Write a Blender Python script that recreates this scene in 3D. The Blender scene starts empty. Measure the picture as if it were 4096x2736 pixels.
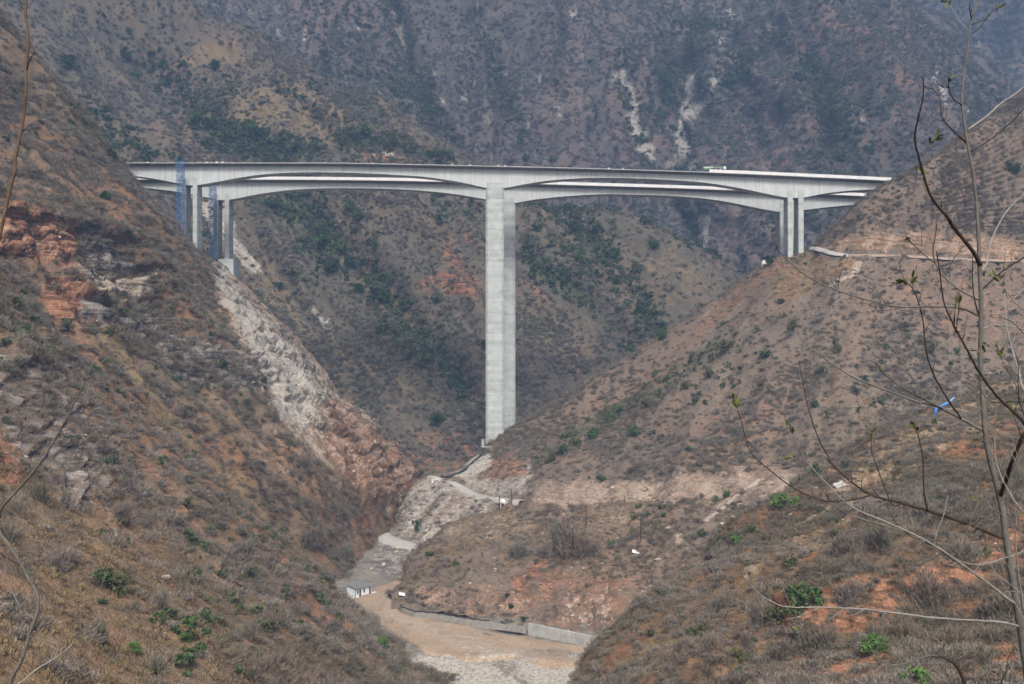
import bpy, math, random
import numpy as np
from mathutils import Vector

# ------------------------------------------------------------------ camera, sky, sun, exposure
F = 1000.0          # focal length in picture widths of 1024
CU, CV = 512.0, 342.0
sc = bpy.context.scene
COL = sc.collection
cam = bpy.data.cameras.new('camera')
cam.sensor_fit = 'HORIZONTAL'; cam.sensor_width = 36.0; cam.lens = 36.0 * F / 1024.0
cam.clip_start = 0.1; cam.clip_end = 9000
camo = bpy.data.objects.new('camera', cam); COL.objects.link(camo)
camo.location = (0, 0, 0); camo.rotation_euler = (math.radians(90), 0, 0)
sc.camera = camo

SUN_EL, SUN_AZ = math.radians(47), math.radians(176)     # high, behind the camera and to its left
world = bpy.data.worlds.new('World'); sc.world = world; world.use_nodes = True
wn = world.node_tree
sky = wn.nodes.new('ShaderNodeTexSky'); sky.sky_type = 'NISHITA'; sky.sun_disc = False
sky.sun_elevation = SUN_EL; sky.sun_rotation = SUN_AZ
sky.air_density = 0.6; sky.dust_density = 7.0; sky.ozone_density = 0.5
wn.links.new(sky.outputs[0], wn.nodes['Background'].inputs[0])
wn.nodes['Background'].inputs[1].default_value = 0.088
sun = bpy.data.lights.new('sun', 'SUN'); sun.energy = 1.5; sun.angle = math.radians(14)
sun.color = (1.0, 0.985, 0.965)
suno = bpy.data.objects.new('sun', sun); COL.objects.link(suno)
sdir = Vector((math.sin(SUN_AZ) * math.cos(SUN_EL), math.cos(SUN_AZ) * math.cos(SUN_EL), math.sin(SUN_EL)))
suno.rotation_euler = (-sdir).to_track_quat('-Z', 'Y').to_euler()
sc.view_settings.view_transform = 'Standard'; sc.view_settings.look = 'None'
sc.view_settings.exposure = 0.90; sc.view_settings.gamma = 1.0
sc.view_settings.use_curve_mapping = False
sc.render.engine = 'CYCLES'
sc.cycles.use_denoising = True
sc.cycles.max_bounces = 3; sc.cycles.diffuse_bounces = 2; sc.cycles.volume_bounces = 0
sc.cycles.transparent_max_bounces = 8
sc.cycles.use_adaptive_sampling = True

rng = np.random.default_rng(7)
random.seed(7)

# ------------------------------------------------------------------ small helpers
def at(u, v, Y):
    """world point seen at picture position (u, v) when it stands Y metres away"""
    return np.array([(u - CU) * Y / F, Y, (CV - v) * Y / F])

def proj(P):
    Y = np.maximum(P[..., 1], 0.5)
    return CU + P[..., 0] / Y * F, CV - P[..., 2] / Y * F

def tag(o, label=None, cat=None, group=None, kind=None):
    if label: o['label'] = label
    if cat: o['category'] = cat
    if group: o['group'] = group
    if kind: o['kind'] = kind
    return o

def empty(name, loc=(0, 0, 0), rz=0.0):
    o = bpy.data.objects.new(name, None); COL.objects.link(o)
    o.location = [float(c) for c in loc]; o.rotation_euler = (0, 0, rz); o.empty_display_size = 0.5
    return o

def link(name, me, parent=None, loc=(0, 0, 0)):
    o = bpy.data.objects.new(name, me); COL.objects.link(o)
    o.location = [float(c) for c in loc]
    if parent: o.parent = parent
    return o

def mesh_from(name, verts, faces, mat=None, smooth=False):
    me = bpy.data.meshes.new(name)
    me.from_pydata([tuple(map(float, v)) for v in verts], [], [tuple(f) for f in faces])
    if mat: me.materials.append(mat)
    if smooth: me.shade_smooth()
    me.update()
    return me

class MB:
    """collects shapes for one mesh"""
    def __init__(s): s.v = []; s.f = []
    def add(s, v, f):
        n = len(s.v); s.v += [tuple(map(float, p)) for p in v]; s.f += [tuple(i + n for i in q) for q in f]; return s
    def box(s, x0, y0, z0, x1, y1, z1):
        v = [(x0,y0,z0),(x1,y0,z0),(x1,y1,z0),(x0,y1,z0),(x0,y0,z1),(x1,y0,z1),(x1,y1,z1),(x0,y1,z1)]
        return s.add(v, [(0,3,2,1),(4,5,6,7),(0,1,5,4),(1,2,6,5),(2,3,7,6),(3,0,4,7)])
    def bar(s, a, b, r, n=4):
        return s.tube([a, b], [r, r], n)
    def tube(s, pts, rad, n=6):
        pts = [Vector(tuple(map(float, p))) for p in pts]; k = len(pts); v = []
        up = Vector((0.31, 0.2, 0.93)); prev = None
        for i in range(k):
            t = (pts[min(i+1, k-1)] - pts[max(i-1, 0)])
            if t.length < 1e-9: t = Vector((0, 0, 1))
            t.normalize()
            if prev is None:
                a = t.cross(up)
                if a.length < 1e-3: a = t.cross(Vector((1, 0, 0)))
            else:
                a = prev - t * prev.dot(t)
            a.normalize(); prev = a; b = t.cross(a)
            for j in range(n):
                w = 2 * math.pi * j / n
                v.append(pts[i] + (a * math.cos(w) + b * math.sin(w)) * rad[i])
        f = [(i*n+j, i*n+(j+1) % n, (i+1)*n+(j+1) % n, (i+1)*n+j) for i in range(k-1) for j in range(n)]
        f.append(tuple(range(n-1, -1, -1))); f.append(tuple((k-1)*n + j for j in range(n)))
        return s.add(v, f)
    def build(s, name, mat, parent=None, loc=(0, 0, 0), smooth=False):
        return link(name, mesh_from(name, s.v, s.f, mat, smooth), parent, loc)

# ------------------------------------------------------------------ noise
def _h(i, j, k, seed):
    h = (i.astype(np.uint32) * np.uint32(374761393) + j.astype(np.uint32) * np.uint32(668265263)
         + k.astype(np.uint32) * np.uint32(3266489917) + np.uint32(seed * 7919 + 13))
    h ^= h >> np.uint32(13); h *= np.uint32(1274126177); h ^= h >> np.uint32(16)
    h *= np.uint32(2246822519); h ^= h >> np.uint32(13)
    return h.astype(np.float32) * np.float32(2.0 / 4294967295.0) - np.float32(1.0)

def vn(p, seed=0):
    p = p.astype(np.float32); fl = np.floor(p); f = p - fl; i = fl.astype(np.int64) & 0xffffffff
    w = f * f * f * (f * (f * 6 - 15) + 10)
    x, y, z = i[:, 0], i[:, 1], i[:, 2]
    x1, y1, z1 = (x + 1) & 0xffffffff, (y + 1) & 0xffffffff, (z + 1) & 0xffffffff
    wx, wy, wz = w[:, 0], w[:, 1], w[:, 2]
    def lx(yy, zz):
        a = _h(x, yy, zz, seed); return a + (_h(x1, yy, zz, seed) - a) * wx
    a = lx(y, z); a += (lx(y1, z) - a) * wy
    b = lx(y, z1); b += (lx(y1, z1) - b) * wy
    return a + (b - a) * wz

def fbm(P, lam, octv=3, seed=0, stretch=(1, 1, 1), gain=0.5):
    q = P / (np.array(stretch) * lam); o = 0; a = 1.0
    for k in range(octv):
        o = o + a * vn(q * (2.03 ** k) + 17.3 * k, seed + k); a *= gain
    return o

def ridged(P, lam, octv=3, seed=0, stretch=(1, 1, 1)):
    q = P / (np.array(stretch) * lam); o = 0; a = 1.0
    for k in range(octv):
        o = o + a * (1 - 2 * np.abs(vn(q * (2.1 ** k) + 9.7 * k, seed + k))); a *= 0.5
    return o

def sstep(x, a, b):
    t = np.clip((x - a) / (b - a), 0, 1); return t * t * (3 - 2 * t)

# ------------------------------------------------------------------ painted regions: outlines of soil, rock and scree patches
S = 0.4363
def poly_d(pts, u, v):
    """signed distance to a closed outline, positive inside"""
    p = np.array(pts, float); q = np.roll(p, -1, 0)
    d = np.full(u.shape, 1e9); ins = np.zeros(u.shape, bool)
    for (x0, y0), (x1, y1) in zip(p, q):
        dx, dy = x1 - x0, y1 - y0
        t = np.clip(((u - x0) * dx + (v - y0) * dy) / (dx*dx + dy*dy + 1e-9), 0, 1)
        d = np.minimum(d, np.hypot(u - x0 - t*dx, v - y0 - t*dy))
        c = (y0 > v) != (y1 > v)
        ins ^= c & (u < dx * (v - y0) / (dy if abs(dy) > 1e-9 else 1e-9) + x0)
    return np.where(ins, d, -d)

def line_d(pts, u, v):
    p = np.array(pts, float); d = np.full(u.shape, 1e9)
    for (x0, y0), (x1, y1) in zip(p[:-1], p[1:]):
        dx, dy = x1 - x0, y1 - y0
        t = np.clip(((u - x0) * dx + (v - y0) * dy) / (dx*dx + dy*dy + 1e-9), 0, 1)
        d = np.minimum(d, np.hypot(u - x0 - t*dx, v - y0 - t*dy))
    return d

# ------------------------------------------------------------------ lofted hillsides
def pchip(y, x):
    """monotone cubic through y (axis 0, unit spacing) at parameters x"""
    y = np.asarray(y, float); n = y.shape[0]; d = np.diff(y, axis=0)
    m = np.zeros_like(y)
    a, b = d[:-1], d[1:]
    with np.errstate(divide='ignore', invalid='ignore'):
        hm = np.where(a * b > 0, 2 * a * b / (a + b), 0.0)
    m[1:-1] = hm; m[0] = d[0]; m[-1] = d[-1]
    i = np.clip(np.floor(x).astype(int), 0, n - 2); t = (x - i).reshape((-1,) + (1,) * (y.ndim - 1))
    h00 = 2*t**3 - 3*t**2 + 1; h10 = t**3 - 2*t**2 + t; h01 = -2*t**3 + 3*t**2; h11 = t**3 - t**2
    return h00*y[i] + h10*m[i] + h01*y[i+1] + h11*m[i+1]

def infr(c, mg=40):
    return (c[..., 0] > -mg) & (c[..., 0] < 1024 + mg) & (c[..., 1] > -mg) & (c[..., 1] < 684 + mg)

def params(ctrl, step):
    """how finely each span of the control net is divided"""
    out = []
    n = ctrl.shape[0]
    for r in range(n - 1):
        d = np.hypot(*(ctrl[r+1, :, :2] - ctrl[r, :, :2]).T)
        vis = infr(ctrl[r]) | infr(ctrl[r+1])
        if vis.any(): L = np.percentile(d[vis], 70); k = max(2, int(L / step))
        else: k = max(2, int(np.mean(d) / (step * 7)))
        out += list(r + np.arange(min(k, 420)) / min(k, 420))
    out.append(n - 1.0)
    return np.array(out)

SHEETS = {}
def normals_grid(P):
    a = np.gradient(P, axis=0); b = np.gradient(P, axis=1); n = np.cross(a, b)
    n /= np.linalg.norm(n, axis=-1, keepdims=True) + 1e-9
    return n

def hillside(name, ctrl, step, disp, regions, mat, kind='structure', steprow=None):
    ctrl = np.array(ctrl, float)
    pr = params(ctrl, steprow or step); pc = params(ctrl.transpose(1, 0, 2), step)
    g = pchip(ctrl, pr); g = pchip(g.transpose(1, 0, 2), pc).transpose(1, 0, 2)
    P = np.stack([(g[..., 0] - CU) * g[..., 2] / F, g[..., 2], (CV - g[..., 1]) * g[..., 2] / F], -1)
    R, Cn = P.shape[:2]
    n = normals_grid(P)
    if np.mean(n[..., 2]) < 0: n = -n
    flat = P.reshape(-1, 3); nf = n.reshape(-1, 3)
    u0, v0 = proj(flat)
    masks = paint(flat, u0, v0, regions)
    d = disp(flat, nf, u0, v0, masks)
    flat = flat + (nf * np.array([1, 1, 0.8])) * d[:, None]
    u1, v1 = proj(flat); masks = paint(flat, u1, v1, regions)
    P = flat.reshape(R, Cn, 3)
    grid_object(name, P, masks, mat, kind)
    return SHEETS[name]

def grid_object(name, P, masks, mat, kind):
    R, Cn = P.shape[:2]; flat = P.reshape(-1, 3)
    idx = np.arange(R * Cn).reshape(R, Cn)
    q = np.stack([idx[:-1, :-1], idx[1:, :-1], idx[1:, 1:], idx[:-1, 1:]], -1).reshape(-1, 4)
    n = normals_grid(P)
    if np.mean(n[..., 2]) < 0: n = -n
    else: q = q[:, ::-1] if False else q
    a = np.cross(flat[q[:, 1]] - flat[q[:, 0]], flat[q[:, 2]] - flat[q[:, 0]])
    if a[:, 2].mean() < 0: q = q[:, ::-1]
    me = bpy.data.meshes.new(name)
    me.vertices.add(len(flat)); me.vertices.foreach_set('co', flat.astype(np.float32).ravel())
    me.loops.add(q.size); me.loops.foreach_set('vertex_index', q.astype(np.int32).ravel())
    me.polygons.add(len(q)); me.polygons.foreach_set('loop_start', np.arange(0, q.size, 4, dtype=np.int32))
    me.update(calc_edges=True); me.shade_smooth()
    for nm, ks in (('maskA', ('red', 'rock', 'pale')), ('maskB', ('green', 'ochre', 'dust'))):
        at_ = me.attributes.new(nm, 'FLOAT_COLOR', 'POINT')
        c = np.ones((len(flat), 4), np.float32)
        for i, k in enumerate(ks): c[:, i] = np.clip(masks[k], 0, 1)
        at_.data.foreach_set('color', c.ravel())
    me.materials.append(mat)
    o = link(name, me); tag(o, kind=kind)
    da = np.linalg.norm(np.cross(np.gradient(P, axis=0), np.gradient(P, axis=1)), axis=-1).ravel()
    uu, vv = proj(flat)
    SHEETS[name] = dict(V=flat, N=n.reshape(-1, 3), u=uu, v=vv, area=da, masks=masks, obj=o, shape=(R, Cn))
    return o

def paint(P, u, v, regions):
    m = {k: np.zeros(len(P)) for k in ('red', 'rock', 'pale', 'green', 'ochre', 'dust', 'cliff', 'bare', 'groove', 'gully', 'rib')}
    lam = np.median(P[:, 1]) / 1000.0
    wu = u + 5 * fbm(P, 16 * lam, 3, 91); wv = v + 5 * fbm(P, 16 * lam, 3, 95)
    for kind, pts, ks, w in regions:
        pts = [(x * S, y * S) for x, y in pts]
        xs, ys = zip(*pts); mg = 20 + (w if kind == 'L' else 0)
        sel = (u > min(xs)-mg) & (u < max(xs)+mg) & (v > min(ys)-mg) & (v < max(ys)+mg)
        if not sel.any(): continue
        if kind == 'P':
            a = sstep(poly_d(pts, wu[sel], wv[sel]), -w, w)
        elif kind == 'G':
            a = np.exp(-(line_d(pts, u[sel] + 0.35*(wu-u)[sel], v[sel] + 0.35*(wv-v)[sel]) / w) ** 2)
        else:
            a = sstep(w - line_d(pts, wu[sel], wv[sel]), -0.5 * w, 0.5 * w)
        for k, s in ks.items():
            if s < 0: m[k][sel] *= (1 - a * (-s))
            else: m[k][sel] = np.maximum(m[k][sel], a * s)
    return m

def hit(u, v, only=None):
    """surface point of the terrain seen at (u, v)"""
    best = None
    for k, s in SHEETS.items():
        if only and k not in only: continue
        for r in (1.6, 4.0, 9.0):
            i = np.nonzero((np.abs(s['u'] - u) < r) & (np.abs(s['v'] - v) < r) & (s['V'][:, 1] > 15))[0]
            if len(i): break
        if not len(i): continue
        y = s['V'][i, 1]; c = i[y < y.min() * 1.03]
        j = c[np.argmin((s['u'][c] - u) ** 2 + (s['v'][c] - v) ** 2)]
        if best is None or s['V'][j, 1] < best[1]: best = s['V'][j]
    return np.array(best)

# ------------------------------------------------------------------ materials
def new_mat(name):
    m = bpy.data.materials.new(name); m.use_nodes = True
    nt = m.node_tree; b = nt.nodes['Principled BSDF']; b.inputs['Roughness'].default_value = 0.95
    b.inputs['Specular IOR Level'].default_value = 0.1
    return m, nt, b
def node(nt, t, **kw):
    n = nt.nodes.new(t)
    for k, v in kw.items(): setattr(n, k, v)
    return n
def noise(nt, vec, scale, detail=4, rough=0.6):
    n = node(nt, 'ShaderNodeTexNoise'); n.inputs['Scale'].default_value = scale
    n.inputs['Detail'].default_value = detail; n.inputs['Roughness'].default_value = rough
    if vec is not None: nt.links.new(vec, n.inputs['Vector'])
    return n.outputs['Fac']
def remap(nt, val, a, b, c=0.0, d=1.0):
    n = node(nt, 'ShaderNodeMapRange'); n.clamp = True
    n.inputs['From Min'].default_value = a; n.inputs['From Max'].default_value = b
    n.inputs['To Min'].default_value = c; n.inputs['To Max'].default_value = d
    nt.links.new(val, n.inputs['Value']); return n.outputs[0]
def mix(nt, fac, a, b, mode='MIX'):
    n = node(nt, 'ShaderNodeMix', data_type='RGBA', blend_type=mode)
    for s, x in ((0, fac), (6, a), (7, b)):
        if isinstance(x, (int, float)): n.inputs[s].default_value = x
        elif isinstance(x, tuple): n.inputs[s].default_value = (*x, 1)
        else: nt.links.new(x, n.inputs[s])
    return n.outputs[2]
def mul(nt, a, b, op='MULTIPLY'):
    n = node(nt, 'ShaderNodeMath', operation=op)
    for i, x in enumerate((a, b)):
        if isinstance(x, (int, float)): n.inputs[i].default_value = x
        else: nt.links.new(x, n.inputs[i])
    return n.outputs[0]

def ground_mat(name, c0, c1, c2, fine=1.0, bump=0.6, flow=(1, 1, 1), lean=0.0):
    """dry hillside: two soils and dead grass broken up at several sizes; outlines of red earth, rock, scree, grass come from the surface"""
    m, nt, b = new_mat(name); L = nt.links
    tc = node(nt, 'ShaderNodeTexCoord').outputs['Object']
    mA = node(nt, 'ShaderNodeAttribute', attribute_name='maskA'); mB = node(nt, 'ShaderNodeAttribute', attribute_name='maskB')
    sa = node(nt, 'ShaderNodeSeparateColor'); sb = node(nt, 'ShaderNodeSeparateColor')
    L.new(mA.outputs['Color'], sa.inputs[0]); L.new(mB.outputs['Color'], sb.inputs[0])
    mp = node(nt, 'ShaderNodeMapping', vector_type='TEXTURE'); mp.inputs['Scale'].default_value = [1/q for q in flow]; mp.inputs['Rotation'].default_value = (0, math.radians(lean), 0); L.new(tc, mp.inputs[0])   # drawn out down the slope
    big = noise(nt, mp.outputs[0], 0.04 * fine, 2); mid = noise(nt, mp.outputs[0], 0.2 * fine, 3, 0.65); sm = noise(nt, tc, 0.8 * fine, 3, 0.7)
    col = mix(nt, remap(nt, mid, 0.36, 0.64), c0, c1)
    col = mix(nt, remap(nt, big, 0.45, 0.68), col, c2)
    nb = remap(nt, mul(nt, mul(nt, sm, 0.45), mul(nt, mid, 0.55), 'ADD'), 0.36, 0.64)
    def brk(f):             # ragged, broken-up edge for an outline
        a = remap(nt, mul(nt, f, mul(nt, mul(nt, nb, 0.5, 'SUBTRACT'), 0.85), 'ADD'), 0.28, 0.85)
        return mul(nt, a, remap(nt, f, 0.02, 0.30))
    grn = mix(nt, sm, (0.055, 0.085, 0.045), (0.12, 0.13, 0.07))
    och = mix(nt, sm, (0.19, 0.145, 0.08), (0.265, 0.205, 0.12))
    red = mix(nt, remap(nt, sm, 0.3, 0.7), (0.185, 0.082, 0.045), (0.37, 0.205, 0.13))
    rck = mix(nt, remap(nt, mid, 0.36, 0.62), (0.085, 0.082, 0.08), (0.25, 0.235, 0.215))
    rck = mix(nt, remap(nt, sm, 0.56, 0.72), rck, (0.33, 0.25, 0.19))
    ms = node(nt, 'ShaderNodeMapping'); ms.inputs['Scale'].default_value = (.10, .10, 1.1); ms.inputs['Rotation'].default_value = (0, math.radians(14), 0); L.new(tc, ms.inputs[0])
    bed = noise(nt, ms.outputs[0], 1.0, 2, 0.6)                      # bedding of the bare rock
    joint = remap(nt, bed, 0.38, 0.50, 0.42, 1.08)  # stains along the bedding, with the shade of cracks put into the colour
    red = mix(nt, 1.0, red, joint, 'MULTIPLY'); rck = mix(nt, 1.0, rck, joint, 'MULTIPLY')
    pal = mix(nt, remap(nt, sm, 0.32, 0.6), (0.265, 0.245, 0.21), (0.46, 0.438, 0.385))
    dst = mix(nt, sm, (0.34, 0.27, 0.20), (0.46, 0.38, 0.30))
    col = mix(nt, brk(sb.outputs[0]), col, grn); col = mix(nt, brk(sb.outputs[1]), col, och)
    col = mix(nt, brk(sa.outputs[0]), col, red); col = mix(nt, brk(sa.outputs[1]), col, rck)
    col = mix(nt, brk(sa.outputs[2]), col, pal); col = mix(nt, brk(sb.outputs[2]), col, dst)
    tiny = noise(nt, tc, 3.2 * fine, 1, 0.7)
    col = mix(nt, 1.0, col, mix(nt, remap(nt, tiny, 0.3, 0.7), (0.72, 0.71, 0.70), (1.22, 1.2, 1.18)), 'MULTIPLY')
    L.new(col, b.inputs['Base Color'])
    bp = node(nt, 'ShaderNodeBump'); bp.inputs['Strength'].default_value = bump; bp.inputs['Distance'].default_value = 1.2 / fine
    rocky = mul(nt, sa.outputs[0], sa.outputs[1], 'MAXIMUM')
    L.new(mul(nt, mul(nt, mul(nt, sm, 0.7), mul(nt, tiny, 0.25), 'ADD'), mul(nt, mul(nt, bed, 1.6), rocky), 'ADD'), bp.inputs['Height']); L.new(bp.outputs[0], b.inputs['Normal'])
    return m

def plain_mat(name, c0, c1, scale=1.0, rough=0.9, bump=0.0, streak=None):
    m, nt, b = new_mat(name)
    tc = node(nt, 'ShaderNodeTexCoord').outputs['Object']
    n = noise(nt, tc, scale, 5, 0.65)
    col = mix(nt, remap(nt, n, 0.3, 0.7), c0, c1)
    if streak:
        mp = node(nt, 'ShaderNodeMapping'); mp.inputs['Scale'].default_value = streak; nt.links.new(tc, mp.inputs[0])
        col = mix(nt, remap(nt, noise(nt, mp.outputs[0], 1.0, 4, 0.6), 0.42, 0.75), col, mix(nt, 1.0, col, (0.72, 0.73, 0.70), 'MULTIPLY'))
    nt.links.new(col, b.inputs['Base Color']); b.inputs['Roughness'].default_value = rough
    if bump:
        bp = node(nt, 'ShaderNodeBump'); bp.inputs['Strength'].default_value = bump; bp.inputs['Distance'].default_value = 0.05
        nt.links.new(n, bp.inputs['Height']); nt.links.new(bp.outputs[0], b.inputs['Normal'])
    return m

def varied_mat(name, cols, rough=0.95, transl=0.0):
    """one plant, one shade: colour picked per plant, mottled within it"""
    m, nt, b = new_mat(name)
    oi = node(nt, 'ShaderNodeObjectInfo'); r = node(nt, 'ShaderNodeValToRGB')
    e = r.color_ramp.elements
    while len(e) < len(cols): e.new(0.5)
    for i, c in enumerate(cols): e[i].position = i / (len(cols) - 1); e[i].color = (*c, 1)
    # patches of one tone across the slope, with each plant a little different
    pn = remap(nt, noise(nt, oi.outputs['Location'], 0.022, 1), 0.32, 0.68)
    nt.links.new(mul(nt, mul(nt, pn, 0.62), mul(nt, oi.outputs['Random'], 0.38), 'ADD'), r.inputs[0])
    tc = node(nt, 'ShaderNodeTexCoord').outputs['Object']
    col = mix(nt, 1.0, r.outputs[0], mix(nt, remap(nt, noise(nt, tc, 2.5, 0), 0.3, 0.7), (0.65, 0.65, 0.65), (1.3, 1.3, 1.25)), 'MULTIPLY')
    nt.links.new(col, b.inputs['Base Color']); b.inputs['Roughness'].default_value = rough
    return m

M = {}
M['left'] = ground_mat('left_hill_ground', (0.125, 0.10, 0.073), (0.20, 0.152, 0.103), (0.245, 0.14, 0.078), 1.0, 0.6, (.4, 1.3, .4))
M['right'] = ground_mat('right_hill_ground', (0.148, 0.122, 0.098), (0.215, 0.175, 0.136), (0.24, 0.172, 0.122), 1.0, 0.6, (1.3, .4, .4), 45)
M['near'] = ground_mat('near_slope_ground', (0.108, 0.08, 0.056), (0.19, 0.136, 0.088), (0.235, 0.118, 0.064), 1.9, 0.6, (.8, .8, .6))
M['behind'] = ground_mat('middle_hill_ground', (0.10, 0.095, 0.074), (0.148, 0.132, 0.10), (0.185, 0.142, 0.102), 0.7, 0.6, (1.4, .35, .35), -38)
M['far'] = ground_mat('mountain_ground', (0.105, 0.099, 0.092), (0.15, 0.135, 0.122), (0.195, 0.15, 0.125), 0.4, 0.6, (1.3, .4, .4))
M['floor'] = ground_mat('river_bed_ground', (0.17, 0.155, 0.135), (0.30, 0.275, 0.235), (0.24, 0.215, 0.18), 1.8)
M['yard'] = ground_mat('yard_ground', (0.33, 0.25, 0.175), (0.41, 0.32, 0.235), (0.37, 0.285, 0.21), 0.8, 0.25)
M['concrete'] = plain_mat('bridge_concrete', (0.53, 0.565, 0.57), (0.62, 0.655, 0.655), 0.25, 0.85, 0.05, (0.9, 0.9, 0.03))
M['pier'] = plain_mat('pier_concrete', (0.41, 0.45, 0.435), (0.575, 0.615, 0.595), 0.3, 0.85, 0.05, (0.06, 0.06, 0.42))
M['parapet'] = plain_mat('pale_parapet_concrete', (0.66, 0.67, 0.66), (0.76, 0.77, 0.76), 0.4, 0.8)
M['wing'] = plain_mat('weathered_shaded_concrete', (0.19, 0.185, 0.172), (0.27, 0.262, 0.245), 0.4, 0.9, 0, (0.8, 0.8, 0.1))  # weathered slab, darkened so the shade under the wings sits in its colour
# ------------------------------------------------------------------ terrain
def by_cols(us, cols):
    """control net from columns: each column a list of (v, Y) from the ridge down"""
    return np.array([[(u, v, Y) for (v, Y) in c] for u, c in zip(us, cols)]).transpose(1, 0, 2)

# --- the far mountain in the top right corner
us = [500, 700, 850, 950, 1050, 1200, 1450]
ctrl = by_cols(us, [[(-420 - 40*i, 2000), (-200, 1850), (0, 1720), (150, 1600), (320, 1400)] for i in (0, 1, 2, 2, 3, 2, 1)])
def disp_far(P, n, u, v, m):
    return 38 * ridged(P, 260, 3, 3, (1, 1.8, 1.8)) + 9 * fbm(P, 50, 3, 8)
reg = [('L', [(2235, 95), (2225, 150), (2180, 185)], {'pale': .6}, 2.5), ('L', [(2205, 40), (2230, 80)], {'pale': .5}, 1.5),
       ('L', [(2270, 70), (2285, 90)], {'pale': .6}, 1.6), ('L', [(2320, 170), (2322, 185)], {'pale': .6}, 1.5),
       ('P', [(2140, 0), (2347, 0), (2347, 200), (2200, 260)], {'green': .35}, 20)]
hillside('distant_mountain', ctrl, 3.0, disp_far, reg, M['far'])

# --- the massif behind the bridge
us = [-350, -100, 150, 300, 400, 470, 560, 630, 690, 740, 800, 860, 915, 955, 1000, 1060, 1150]
cols = [
 [(-330,1560),(-200,1480),(-60,1300),(80,1150),(200,1000),(370,850)],
 [(-330,1560),(-200,1450),(-60,1280),(70,1130),(200,980),(370,830)],
 [(-340,1550),(-200,1450),(-60,1250),(60,1110),(200,950),(370,810)],
 [(-340,1550),(-200,1420),(-60,1200),(60,1070),(180,940),(370,790)],
 [(-340,1550),(-200,1400),(-60,1160),(60,1040),(160,920),(370,770)],
 [(-340,1550),(-200,1400),(-60,1150),(60,1030),(160,920),(370,770)],
 [(-340,1560),(-200,1420),(-60,1190),(60,1070),(160,950),(360,790)],
 [(-330,1570),(-200,1450),(-60,1270),(60,1140),(160,1010),(350,820)],
 [(-320,1580),(-200,1500),(-60,1340),(60,1220),(160,1090),(345,840)],
 [(-300,1560),(-190,1470),(-60,1290),(60,1130),(160,1000),(340,800)],
 [(-240,1500),(-140,1360),(-40,1190),(60,1050),(160,920),(340,760)],
 [(-120,1420),(-25,1190),(30,1100),(90,1010),(170,880),(340,740)],
 [(10,1350),(62,1100),(95,1030),(135,960),(200,850),(340,730)],
 [(70,1300),(116,1060),(145,1000),(180,930),(230,840),(340,720)],
 [(130,1250),(170,1020),(195,960),(225,900),(265,830),(340,720)],
 [(180,1200),(215,980),(235,930),(260,880),(290,820),(345,720)],
 [(230,1180),(270,960),(285,920),(300,870),(320,810),(355,720)]]
ctrl = by_cols(us, cols)
def lean(P, k):
    q = P.copy(); q[:, 0] += k * P[:, 2]; return q
def disp_massif(P, n, u, v, m):
    d = (24 * ridged(P, 150, 2, 21, (1, 2.2, 2.6)) + 15 * ridged(P, 62, 3, 23, (0.8, 2.4, 3.0))) * sstep(v, -60, 90) + 5 * fbm(P, 32, 3, 25, (1, 1.3, 1.6)) + 4 * ridged(P, 22, 2, 27, (.8, 1.6, 2.2)) + 1.5 * fbm(P, 8, 2, 28) - 26 * m['gully'] + 20 * m['rib']
    # cliff bands on the blue face
    cl = np.clip(m['cliff'], 0, 1); zz = P[:, 2] + 6 * fbm(P, 40, 2, 33)
    d += cl * 5.0 * np.clip(1.6 * fbm(P, 60, 2, 35), 0, 1) * (np.abs(((zz + 14 * fbm(P, 90, 2, 37)) / 26.0) % 1.0 - 0.5) * 2 - 0.4)
    return d
def spots(pts, ks, w): return [('L', [(x, y), (x + dx, y + dy)], ks, w) for x, y, dx, dy in pts]
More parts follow.
